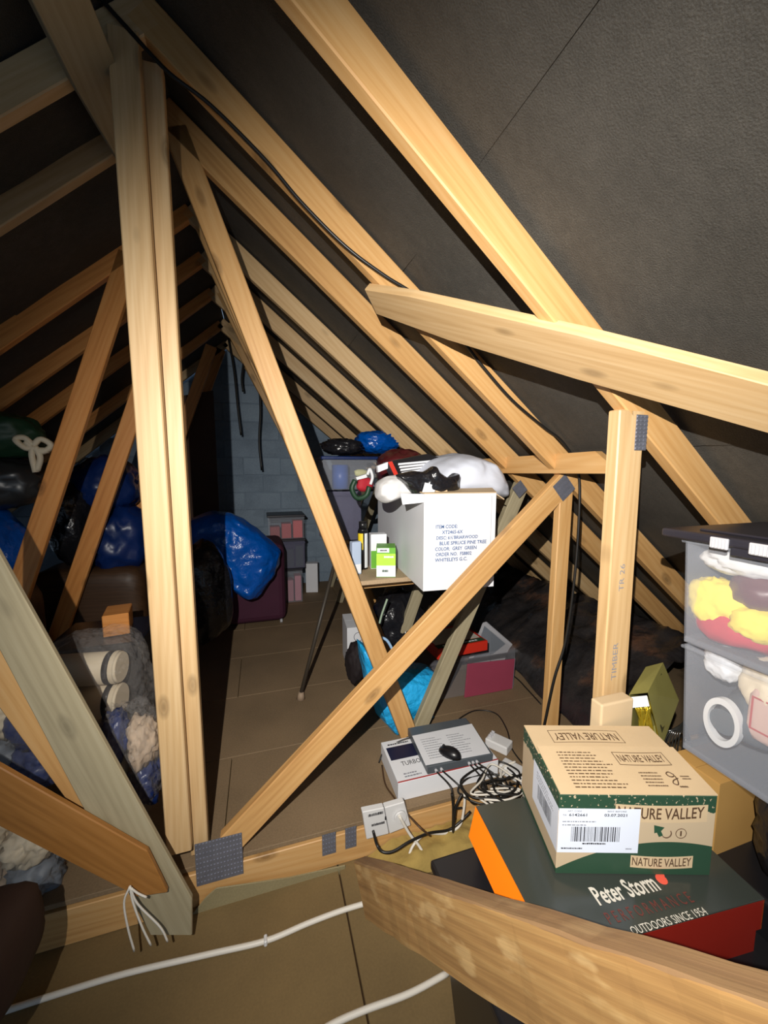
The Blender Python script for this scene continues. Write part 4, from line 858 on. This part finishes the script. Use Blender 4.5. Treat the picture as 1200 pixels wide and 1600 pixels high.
q = [onY(x, y, 2.12) for x, y in ((606, 722), (668, 709), (690, 716), (684, 742), (622, 756))]
gbx = thing('striped_gift_bag', 'black and white striped gift bag with a red edge, in the tree carton', 'gift bag', Matrix.Translation(q[4]))
iM = WM[gbx].inverted(); l = [iM @ p for p in q]
obj('bag_body', prism(B(), l, (0.02, 0.16, 0.0)), BLACKPL, gbx)
for i in range(6):
    a = l[4].lerp(l[0], 0.12 + i * 0.14); b_ = l[3].lerp(l[2], 0.12 + i * 0.14); a = a.lerp(b_, 0.16); d = V((0, -0.001, 0)); h = V((0, 0, 0.011))
    obj('stripe', hexa(B(), [a, b_, b_ + h, a + h, a + d, b_ + d, b_ + h + d, a + h + d]), WHITE, gbx)
obj('edge_band', hexa(B(), [l[4], l[4].lerp(l[3], .1), l[0].lerp(l[1], .1), l[0], l[4] - V((0, .002, 0)), l[4].lerp(l[3], .1) - V((0, .002, 0)), l[0].lerp(l[1], .1) - V((0, .002, 0)), l[0] - V((0, .002, 0))]), REDCARD, gbx, label='red edge')
c = [onY(x, y, 2.02) for x, y in ((590, 728), (606, 722), (606, 732), (591, 738))]; obj('white_card', prism(B(), c, (0, 0.03, 0)), WHITE, None, None, 'small white box peeking out left of the striped gift bag', 'box')
# christmas stocking draped over the left edge
ss = thing('christmas_stocking', 'red and green stocking hanging over the left edge of the tree carton', 'stocking', Matrix.Translation(onY(567, 760, 2.35)))
iM = WM[ss].inverted(); G = lambda *p: iM @ onY(*p)
obj('cuff', prism(B(), [G(556, 746, 2.35), G(572, 741, 2.35), G(574, 746, 2.35), G(558, 750, 2.35)], (0, 0.05, 0)), WHITE, ss)
obj('body', lump(B(), G(570, 757, 2.39), (0.055, 0.03, 0.045), 3, sub=3, rot=0.2), REDF, ss, smooth=True)
obj('trim', tube(B(), [G(555, 750, 2.33), G(550, 764, 2.33), G(558, 778, 2.33), G(572, 774, 2.33), G(577, 760, 2.33)], 0.016, 7), DKGREEN, ss)
obj('loop', tube(B(), [G(574, 742, 2.36), G(578, 733, 2.36), G(582, 745, 2.36), G(579, 757, 2.36)], 0.010, 6), WHITE, ss)
for i, (px, nm) in enumerate((((664, 668), 'white'), ((680, 690), 'tan'))):
    c = onY((px[0] + px[1]) / 2 + 4, 766, 1.765); obj('card_scrap', box(B(), (-0.03, -0.004, -0.02), (0.03, 0.004, 0.03)), (WHITE, KRAFT)[i], None, Matrix.Translation(c) @ Matrix.Rotation(0.3 * (1 - 2 * i), 4, 'Y'), f'{nm} card scrap poking up at the carton front, before the black plastic bag', 'card')
# small goods on the shelf
GM, GW, GD, GH = fit(SZ + 0.001, (588, 902), (618, 902), 856, D=0.13)
gc = thing('green_carton', 'small green and white printed carton at the front of the shelf', 'carton', GM)
bm = box(B(), (0, 0, 0), (GW, GD, GH), 0.001); obj('carton_body', bm, GREENCARD, gc)
FG = faceM(GM, 'front', GW, GD, GH)
panel('printed_panel', gc, FG, 0.001, GH * 0.02, GW * 0.99, GH * 0.38, WHITE); panel('printed_panel', gc, FG, 0.001, GH * 0.40, GW * 0.99, GH * 0.40, LIME, label='lime green band')
panel('plaque', gc, FG, GW * 0.05, GH * 0.84, GW * 0.62, GH * 0.15, YELLOWL if False else PAPER, 0.0008)
lines('small_print', gc, FG, GW * 0.3, GH * 0.18, GW * 0.5, GH * 0.12, 1, GREENINK, 0.0008, 0.7); lines('small_print', gc, FG, GW * 0.4, GH * 0.66, GW * 0.5, GH * 0.10, 1, WHITE, 0.0008, 0.7, 0); lines('small_print', gc, FG, GW * 0.2, GH * 0.89, GW * 0.35, GH * 0.06, 1, INK, 0.001, 0.8, 0)
c = onZ(582, 884, SZ); wcM = M2((c.x - 0.03, 2.235, SZ + 0.001), -6); wh = onY(583, 836, 2.235).z - SZ
w_ = carton('white_carton', 'plain small white carton standing behind the green carton on the shelf', 'carton', wcM, 0.095, 0.07, wh, WHITE); panel('printed_panel', w_, faceM(wcM, 'front', 0.095, 0.07, wh), 0.001, 0.002, 0.093, wh * 0.52, GREENCARD)
c = onY(567, 880, 2.26); hz = onY(567, 815, 2.26).z - SZ
sc = thing('spray_can', 'black spray can with a yellow label, on the shelf left of the green carton', 'spray can', M2((c.x, 2.26, SZ + 0.001), 0))
obj('can', cyl(B(), (0, 0, 0), (0, 0, hz * 0.80), 0.030, n=24), BLACKPL, sc); bm = B(); cyl(bm, (0, 0, hz * 0.80), (0, 0, hz * 0.85), 0.030, 0.024, n=24); cyl(bm, (0, 0, hz * 0.85), (0, 0, hz), 0.023, n=20); obj('cap', bm, BLACKPL, sc)
def wrap(a0, a1, z0, z1, r, n=8):
    bm = B(); lo = [bm.verts.new((r * math.cos(a0 + (a1 - a0) * i / n), r * math.sin(a0 + (a1 - a0) * i / n), z0)) for i in range(n + 1)]; hi = [bm.verts.new((v.co.x, v.co.y, z1)) for v in lo]
    for i in range(n): bm.faces.new((lo[i], lo[i + 1], hi[i + 1], hi[i]))
    return bm
obj('paper_label', wrap(-2.9, -1.75, hz * 0.42, hz * 0.76, 0.0306), YELLOWL, sc, label='yellow label'); obj('paper_label', wrap(-1.45, -0.6, 0.01, hz * 0.76, 0.0306), WHITE, sc, label='white label')
c = onY(555, 872, 2.16); pk = thing('small_packet', 'pale blue and white packet in front of the spray can', 'packet', M2((c.x, 2.15, SZ + 0.001), 12))
obj('packet_body', box(B(), (-0.028, -0.02, 0), (0.028, 0.02, onY(555, 846, 2.15).z - SZ), 0.004), plain('pale_blue_card', (0.45, 0.55, 0.72), 0.5), pk); panel('paper_label', pk, frame(WM[pk] @ V((-0.026, -0.0202, 0)), WM[pk].col[0].xyz, (0, 0, 1), -WM[pk].col[1].xyz), 0.0, 0.01, 0.05, 0.05, WHITE)
# clear tubs further along the shelf
YT = 3.02
def tubpx(name, label, rect, Y, dep, mat, lid, cat='storage tub', lidmat=None, ribs=0, z=None):
    x0, y0, x1, y1 = rect; a, b = onY(x0, y1, Y), onY(x1, y1, Y); a.z = a.z if z is None else z; H = onY((x0 + x1) / 2, y0, Y).z - a.z; W = b.x - a.x
    M = M2((a.x, Y, a.z), 0); r = thing(name, label, cat, M); i = 0.02 * W; t = 0.003
    bm = B()
    for q in (((i, i, 0), (W - i, dep - i, t)), ((i, i, t), (W - i, i + t, H)), ((i, dep - i - t, t), (W - i, dep - i, H)), ((i, i + t, t), (i + t, dep - i - t, H)), ((W - i - t, i + t, t), (W - i, dep - i - t, H))): box(bm, *q)
    obj('tub_body', bm, mat, r); obj('rim', box(B(), (0, 0, H * 0.90), (W, i, H * 0.97), 0.002), mat, r)
    for k in range(ribs):
        x = W * (k + 1) / (ribs + 1); obj('rib', box(B(), (x - 0.004, i - 0.006, 0.01), (x + 0.004, i, H * 0.9)), mat, r)
    if lid: obj('lid', box(B(), (-0.006, -0.006, H), (W + 0.006, dep, H + 0.02 + 0.02 * H), 0.005), lidmat or mat, r)
    return r, M, W, H
zsh = SZ + 0.001
def to_y(z, x=530): lo, hi = 600, 1100; return proj(V((1.05, YT, z)))[1]
r1, m1, w1, h1 = tubpx('clear_tub', 'tall smoky clear tub standing on the shelf behind the long web', (506, 768, 566, to_y(zsh)), YT, 0.30, DIMTUB, False)
r2, m2, w2, h2 = tubpx('clear_tub', 'clear tub with a blue roll inside, stacked on the smoky tub', (504, 718, 590, 766), YT, 0.30, CLEARTUB, True, lidmat=DKBLUE)
c = m2 @ V((w2 * 0.35, 0.08, 0.006)); obj('tape_roll', cyl(B(), (0, 0, 0), (0, 0, h2 * 0.8), 0.065, n=20), plain('blue_roll', (0.04, 0.12, 0.45), 0.4), None, Matrix.Translation(c), 'blue roll standing inside the upper clear tub', 'roll')
c = m2 @ V((w2 * 0.72, 0.04, h2 * 0.55)); obj('yellow_packet', lump(B(), (0, 0, 0), (0.06, 0.015, 0.03), 4, sub=2, crease=0.3), plain('pale_yellow_paper', (0.8, 0.78, 0.35), 0.5), None, Matrix.Translation(c), 'pale yellow packet against the side of the upper clear tub', 'packet', smooth=True)
bagpx('blue_bag', 'crumpled blue plastic bag lying on the upper clear tub under the rafters', 'bag', (556, 674, 618, 709), YT + 0.20, 0.14, BLUEBAG, 41, sub=4, crease=0.25)
bagpx('bin_bag', 'shiny black plastic bag left of the blue bag on the upper clear tub', 'bag', (504, 686, 566, 711), YT + 0.10, 0.14, BLACKBAG, 42, sub=4, crease=0.25)

# ================================================================== UNDER THE SHELF
bagpx('bin_bag', 'full black bin bag under the shelf between the truss webs', 'bag', (580, 925, 662, 1035), 2.80, 0.2, BLACKBAG, 51, sub=5, crease=0.12, amp=0.15)
cable('ribbon', [onY(605, 936, 2.36), onY(600, 950, 2.36), onY(596, 962, 2.36), onY(593, 974, 2.36)], 0.007, plain('pale_green_ribbon', (0.35, 0.45, 0.33), 0.5), 'pale green ribbon hanging in front of the black bin bag', 'ribbon')
wm_, ww, wd_, wh_ = fit(FZ + 0.001, (543, 1048), (578, 1044), 982, D=0.30)
wbx = carton('white_carton', 'white carton with a dark curved mark, behind the long web under the shelf', 'carton', wm_, ww + 0.03, wd_, wh_, WHITE)
FW_ = faceM(wm_, 'front', ww, wd_, wh_)
obj('printed_ring', tube(B(), [(ww * (0.5 + 0.2 * math.cos(t * .63)), wh_ * 0.78 + ww * 0.2 * math.sin(t * .63), 0.0004) for t in range(11)], 0.003, 5, 3), GREYINK, wbx, FW_)
obj('printed_mark', tube(B(), [(ww * 0.3, wh_ * 0.5, 0.0004), (ww * 0.6, wh_ * 0.56, 0.0004), (ww * 0.95, wh_ * 0.57, 0.0004)], 0.006, 5, 3), INK, wbx, FW_)
# blue woven carrier
cb = thing('woven_bag', 'bright blue woven shopping bag on the floor behind the crossing struts', 'bag', Matrix.Translation(onZ(628, 1140, FZ)))
iM = WM[cb].inverted(); YBg = 2.18
q = [(562, 1006), (600, 1030), (640, 1044), (678, 1048), (676, 1090), (664, 1142), (634, 1150), (606, 1140), (588, 1115), (570, 1060)]
bm = B(); pts = [onY(x, y, YBg) for x, y in q]; c0 = sum(pts, V()) / len(pts)
rings = []
for k, (s_, dy, ) in enumerate(((0.80, -0.13), (0.97, -0.07), (1.0, 0.0), (0.97, 0.10), (0.8, 0.17))):
    ring = []
    for i, p in enumerate(pts):
        e = c0 + (p - c0) * s_; n = noise.noise(e * 9 + V((k, 0, 0))) * 0.02; z = max(e.z + (0 if k != 0 else -0.01), FZ + 0.004); ring.append(bm.verts.new(iM @ V((e.x + n, YBg + dy + n, z))))
    rings.append(ring)
for a, b in zip(rings, rings[1:]):
    for i in range(len(pts)):
        n = (i + 1) % len(pts); bm.faces.new((a[i], a[n], b[n], b[i]))
bm.faces.new(rings[0]); bm.faces.new(rings[-1][::-1])
bmesh.ops.subdivide_edges(bm, edges=bm.edges[:], cuts=6, use_grid_fill=True, smooth=0.25)
for v in bm.verts: v.co += V((0, 1, 0)) * (0.012 * (0.5 - abs(noise.noise(v.co * 8))) ) + V((1, 0, 0)) * 0.006 * noise.noise(v.co * 14)
for v in bm.verts: v.co += V((0, 1, 0)) * 0.010 * (0.5 - 2 * abs(noise.noise(v.co * 17 + V((2, 0, 5)))))
obj('bag_body', bm, CYANBAG, cb, smooth=True)
obj('handle', tube(B(), [iM @ onY(x, y, 2.16) for x, y in ((572, 1018), (584, 1000), (604, 1000), (622, 1034))], 0.009, 6), plain('pale_blue_strap', (0.35, 0.55, 0.8), 0.5), cb)
bagpx('dark_cloth', 'dark maroon cloth slumped in front of the white carton beside the blue bag', 'cloth', (541, 1004, 574, 1064), 2.50, 0.08, plain('dark_maroon_cloth', (0.008, 0.003, 0.004), 0.8), 53, sub=4, crease=0.2)
# clear tub with a maroon board, red game box and a grey triangular stand on it
YR = 2.30
r3, m3, w3, h3 = tubpx('clear_tub', 'low clear tub on the floor with a maroon album inside', (672, 1034, 806, 1108), YR, 0.34, THINTUB, False)
d = onY(672, 1108, YR).z - FZ
for o in [r3]: WM[o].translation.z = FZ + 0.002; o.matrix_basis = WM[o]
m3 = WM[r3]
qa = [(731, 1038), (805, 1030), (800, 1096), (726, 1095)]; pts = [onY(x, y, YR - 0.016) for x, y in qa]
for p in pts: p.z = max(p.z, FZ + 0.002)
mb = thing('album', 'maroon square album standing against the front of the low clear tub', 'album', Matrix.Translation(pts[3])); iM = WM[mb].inverted()
lp = [iM @ p for p in pts]; bm = prism(B(), lp, (0, 0.012, 0)); bmesh.ops.bevel(bm, geom=bm.edges[:], offset=0.003, segments=1, affect='EDGES'); obj('cover', bm, MAROONB, mb)
obj('spine', hexa(B(), [lp[1] + V((0.001, 0, 0)), lp[2] + V((0.001, 0, 0)), lp[2] + V((0.012, 0.02, 0)), lp[1] + V((0.012, 0.02, 0)), lp[1] + V((0.001, 0.01, 0)), lp[2] + V((0.001, 0.01, 0)), lp[2] + V((0.012, 0.03, 0)), lp[1] + V((0.012, 0.03, 0))]), GREYINK, mb)
rz = onY(700, 1034, YR).z + 0.012
rp = [onZ(688, 1036, rz), onZ(778, 1029, rz)]
RM_ = M2((rp[0].x, YR + 0.02, rz + 0.001), 4); RW_, RD_, RH_ = rp[1].x - rp[0].x, 0.32, 0.07
rg = thing('red_game_box', 'red board game box with green band, lying on the low clear tub', 'box', RM_)
obj('box_base', box(B(), (0, 0, 0), (RW_, RD_, RH_), 0.002), REDCARD, rg)
FTg = faceM(RM_, 'top', RW_, RD_, RH_); FFg = faceM(RM_, 'front', RW_, RD_, RH_)
panel('picture', rg, FTg, 0.02, 0.07, RW_ - 0.04, RD_ - 0.10, PALEINK); panel('colour_band', rg, FTg, 0.01, 0.015, RW_ - 0.02, 0.05, GREENINK, 0.0006); lines('lettering', rg, FTg, 0.06, 0.03, RW_ - 0.12, 0.022, 1, WHITE, 0.001, 0.8, 0)
tq = [onY(x, y, YR + 0.37) for x, y in ((754, 974), (760, 972), (818, 1022), (815, 1028), (738, 1040), (730, 1036))]
ts = thing('triangular_panel', 'grey triangular plastic panel leaning behind the red game box', 'panel', Matrix.Translation(tq[4])); iM = WM[ts].inverted()
bm = prism(B(), [iM @ p for p in tq], (0.01, 0.016, 0)); bmesh.ops.bevel(bm, geom=bm.edges[:], offset=0.003, segments=2, affect='EDGES'); obj('board', bm, SILVER, ts)
tr = [iM @ onY(x, y, YR + 0.368) for x, y in ((757, 978), (790, 1006), (770, 1022), (740, 1028))]; obj('face', prism(B(), tr, (0, 0.002, 0)), GREYCARD, ts, label='darker grey face')
# black polythene banked up along the eaves
bm = B()
def memb(u, v):
    Y = 1.62 + 3.4 * u; base = 1.74 + 0.12 * (Y - 1.6) + 0.1 * noise.noise(V((Y * 2, 1, 0))); t = v
    x = base + 1.25 * t; zz = FZ + 0.005 + 0.62 * (t ** 0.55) * 1.0
    n = noise.noise(V((x * 3.2, Y * 3.2, 2))); n2 = 0.5 - abs(noise.noise(V((x * 7, Y * 7, 5)))); e = min(1, t * 5 + 0.05)
    z = zz + (0.09 * n + 0.07 * n2) * e; lim = APEX - TAN * (x - XC) - RD * 1.4
    return V((x, Y, min(z, max(lim, 0.04))))
obj('polythene_sheet', grid(bm, memb, 120, 40), MEMB, None, None, 'crumpled black polythene sheet banked along the right eaves behind the uprights', 'sheet')
# dark pole leaning in the aisle
p0 = onZ(470, 1092, FZ); p1 = onY(522, 884, 2.75)
po = thing('leaning_pole', 'thin dark pole with a pale rubber foot leaning in the aisle by the shelf', 'pole', Matrix.Translation(p0)); iM = WM[po].inverted()
obj('pole', cyl(B(), (0, 0, 0.03), iM @ p1, 0.013, n=12), DKGREY if False else plain('dark_brown_pole', (0.05, 0.04, 0.03), 0.5), po); obj('foot', cyl(B(), (0, 0, 0.002), (0.004, 0, 0.05), 0.03, 0.016, n=14), plain('pale_rubber', (0.35, 0.25, 0.17), 0.7), po)

# ================================================================== THE AISLE END
a, b = onZ(300, 976, FZ), onZ(446, 972, FZ)
mc_ = thing('armchair_pouffe', 'maroon fabric pouffe on small castors under the blue bag in the aisle', 'pouffe', M2((a.x, 3.98, FZ), 0))
pw_ = onY(446, 900, 3.98).x - a.x; ph = onY(440, 850, 3.98).z - FZ
bm = box(B(), (0, 0, 0.035), (pw_, 0.62, ph), 0.07)
obj('cushion_body', bm, MAROON, mc_, smooth=False)
for x in (0.07, pw_ - 0.05):
    for y in (0.06, 0.55): obj('castor', cyl(B(), (x - 0.012, y, 0.021), (x + 0.012, y, 0.021), 0.02, n=14), SILVER, mc_)
softpoly('blue_bag', 'large shiny blue plastic bag draped over the maroon pouffe at the aisle end', 'bag', [(286, 815), (330, 797), (360, 800), (400, 824), (440, 862), (428, 896), (397, 942), (362, 918), (330, 890), (290, 900)], 3.70, 0.30, BLUEBAG, 3, 0.03)
bagpx('bin_bag', 'black bin bag on the floor in front of the maroon pouffe, beside the centre post', 'bag', (268, 850, 362, 1002), 3.28, 0.18, BLACKBAG, 61, sub=4, crease=0.08)
zb = FZ + 0.002
spec = [((435, 892, 474, 940), 'pale', 'bottom of three'), ((430, 846, 478, 893), 'green', 'middle of three'), ((419, 808, 477, 847), 'red', 'top of three')]
for i, (r_, cn, wh) in enumerate(spec):
    r4, m4, w4, h4 = tubpx('clear_tub', f'small dark lidded clear tub holding {cn} things by the gable wall, {wh}', r_, 4.62, 0.36, CLEARTUB if i != 1 else DIMTUB, True, lidmat=GREYLID, z=zb)
    zb += h4 + 0.0215 + 0.02 * h4
    for j in range(3):
        col = (('pink_card', (0.5, 0.2, 0.25)), ('moss_card', (0.12, 0.2, 0.08)), ('coral_card', (0.6, 0.08, 0.08)))[i]
        ht = h4 * (0.55 + 0.12 * j)
        bx('packet', (0, 0, 0), (w4 * 0.26, 0.14, ht), plain(col[0], tuple(c * (0.7 + 0.3 * j) for c in col[1]), 0.6), None, 0.004, M=m4 @ Matrix.Translation((w4 * (0.06 + 0.31 * j), 0.03, 0.006)), label=f'{("left", "middle", "right")[j]} packet inside the {("bottom pale", "middle green", "top red")[i]} tub by the gable wall', cat='packet', group='packets in the small tubs')
wb_ = onY(478, 918, 4.95); bx('white_block', (0, 0, 0), (0.15, 0.12, onY(490, 880, 4.95).z - FZ), WHITE, None, 0.006, M=M2((wb_.x, 4.95, FZ), -12), label='white block on the floor right of the small tubs by the gable wall', cat='block')
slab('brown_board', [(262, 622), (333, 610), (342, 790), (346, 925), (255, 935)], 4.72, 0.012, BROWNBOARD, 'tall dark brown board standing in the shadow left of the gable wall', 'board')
for i, (q, lb) in enumerate(((((357, 528), (366, 580), (372, 640), (377, 680)), 'dark strap hanging by the gable wall, left and highest of three'), (((404, 585), (407, 640), (405, 690), (409, 735)), 'dark looped strap hanging before the gable wall, close to the long web'), (((382, 560), (378, 590), (380, 612)), 'short dark strap end hanging near the ridge before the gable wall'))):
    cable('hanging_strap', [onY(x, y, 5.02) for x, y in q], 0.013, BLACKC, lb, 'strap')

# ================================================================== LEFT SIDE, BEYOND THE CENTRE POST
YL = 2.86
bagpx('bin_bag', 'dark grey plastic sack at the far left edge under the green bag', 'bag', (-110, 712, 72, 796), YL, 0.18, plain('grey_black_bag', (0.03, 0.03, 0.03), 0.3, 0.3), 71, sub=4, crease=0.12)
bagpx('green_bag', 'dark green shiny bag tied with cream ribbon at the far left edge', 'bag', (-80, 644, 66, 716), YL, 0.16, DKGREEN, 72, sub=4, crease=0.15)
rb = thing('ribbon_bow', 'cream ribbon bow at the neck of the green bag', 'ribbon', Matrix.Translation(onY(52, 696, YL - 0.20))); iM = WM[rb].inverted(); RG = lambda x, y: iM @ onY(x, y, YL - 0.20)
for q in (((52, 696), (38, 684), (24, 687), (40, 700), (52, 698)), ((52, 696), (64, 686), (80, 696), (66, 706), (52, 698)), ((52, 698), (50, 712), (56, 738)), ((55, 698), (63, 715), (58, 735)), ((40, 690), (55, 702), (76, 704))): obj('ribbon_strand', tube(B(), [RG(x, y) for x, y in q], 0.016, 6), CREAM, rb)
bagpx('blue_bag', 'bright blue bag at the far left edge below the dark grey sack', 'bag', (-130, 796, 44, 925), YL, 0.18, BLUEBAG, 73, sub=4, crease=0.12)
bagpx('dark_box', 'dark brown carton at the floor under the blue bag at far left', 'carton', (-170, 920, 60, 1110), YL - 0.02, 0.16, PINE_DARK, 74, sub=4, sq=9, crease=0.01, amp=0.01)
bagpx('dark_blue_bag', 'dark blue plastic bag between the two broad orange webs', 'bag', (118, 715, 215, 800), 3.50, 0.22, DKBLUE, 75, sub=4, crease=0.15)
bagpx('blue_sheet_bag', 'dull blue bag lower between the orange webs, beside the centre post', 'bag', (140, 790, 236, 885), 3.45, 0.22, DKBLUE, 76, sub=4, crease=0.2)
bagpx('bin_bag', 'black bag left of the dark blue bags, right behind the broad orange web', 'bag', (84, 755, 150, 880), 3.40, 0.2, BLACKBAG, 77, sub=4, crease=0.15)
bagpx('dark_chest', 'dark brown chest on the floor beneath the blue bags at left', 'chest', (70, 880, 240, 1030), 3.45, 0.24, PINE_DARK, 78, sub=4, sq=9, crease=0.01, amp=0.01)
wo = onZ(186, 986, FZ + 0.30); wo = onY(186, 984, 2.45)
bx('wood_offcut', (-0.06, -0.09, 0), (0.06, 0.09, onY(186, 952, 2.45).z - wo.z), PINE_RED, None, 0.004, M=M2((wo.x, 2.45, wo.z), 10), label='short orange timber offcut lying on the dark case left of the centre post', cat='timber')
cs = onY(90, 990, 2.45); bx('dark_case', (0, 0, 0), (onY(236, 1000, 2.45).x - cs.x, 0.40, wo.z - FZ - 0.002), BLACKPL, None, 0.01, M=M2((cs.x, 2.25, FZ), 0), label='dark case on the floor under the timber offcut', cat='case')
# cream rolls with black bands, in a clear plastic bag
def roll(y0, y1, x0, x1, Y, lab):
    c = onY(x1, (y0 + y1) / 2, Y); r = abs(onY(x1, y0, Y).z - onY(x1, y1, Y).z) / 2 * 0.965; a = onY(x0, (y0 + y1) / 2, Y); L = c.x - a.x
    M = Matrix.Translation(c) @ Matrix.Rotation(math.radians(-8), 4, 'Z'); t = thing('foam_roll', lab, 'roll', M, 'cream rolls in the clear bag')
    bm = B(); cyl(bm, (-L, 0, 0), (-0.012, 0, 0), r, n=28); cyl(bm, (-0.012, 0, 0), (0, 0, 0), r, r * 0.9, n=28); obj('foam', bm, CREAM, t)
    obj('band', cyl(B(), (-0.055, 0, 0), (-0.03, 0, 0), r * 1.012, n=28), plain('black_band', (0.015, 0.013, 0.013), 0.6), t, label='black band')
roll(1017, 1066, 60, 191, 2.02, 'top cream roll with a black band inside the clear bag'); roll(1067, 1118, 70, 191, 2.02, 'middle cream roll with a black band inside the clear bag'); roll(1120, 1168, 80, 194, 2.02, 'bottom cream roll inside the clear bag, mostly hidden by crumpled plastic')
bagpx('clear_bag', 'clear plastic bag around the cream rolls left of the centre post', 'bag', (62, 988, 236, 1178), 2.02, 0.14, CLEARBAG, 81, sub=5, crease=0.10, amp=0.08, sq=3)
def filled(rect, Y, lab, seed, cols):
    x0, y0, x1, y1 = rect; rr = random.Random(seed)
    bagpx('clear_bag', lab, 'bag', rect, Y, 0.12, CLEARBAG, seed, sub=5, crease=0.22, amp=0.12, sq=3)
    for k, (cn, m) in enumerate(cols):
        cx, cy = x0 + (x1 - x0) * (0.27 + 0.46 * (k % 2)), y0 + (y1 - y0) * (0.30 + 0.42 * (k // 2)); hx, hy = (x1 - x0) * 0.24, (y1 - y0) * 0.22
        bagpx('soft_bundle', f'{cn} bundle in the {lab}'[:90], 'bundle', (cx - hx, cy - hy, cx + hx, cy + hy), Y, 0.08, m, seed + k, sub=4, crease=0.4, amp=0.3)
PINKB = plain('beige_fabric', (0.50, 0.38, 0.27), 0.8)
filled((150, 1108, 252, 1262), 1.72, 'clear bag against the foot of the centre post', 91, (('upper dark blue', DKBLUE), ('upper beige', PINKB), ('lower beige', CREAM), ('lower dark blue', DKBLUE)))
filled((-70, 1085, 112, 1235), 1.78, 'clear bag in the gap left of the pine strut', 95, (('left cream', CREAM), ('right dark blue', DKBLUE), ('lower grey', GREYCARD), ('lower dark blue', DKBLUE)))
filled((-70, 1268, 98, 1405), 1.66, 'clear bag low at the left edge', 99, (('left cream', CREAM), ('right cream', CREAM), ('lower cream', PINKB), ('lower grey', GREYCARD)))
bagpx('brown_sack', 'dark brown rounded sack in the bottom left corner', 'sack', (-120, 1446, 46, 1560), 1.16, 0.14, plain('dark_brown_fabric', (0.022, 0.007, 0.003), 0.8), 103, sub=4, crease=0.04, amp=0.05, sq=4)
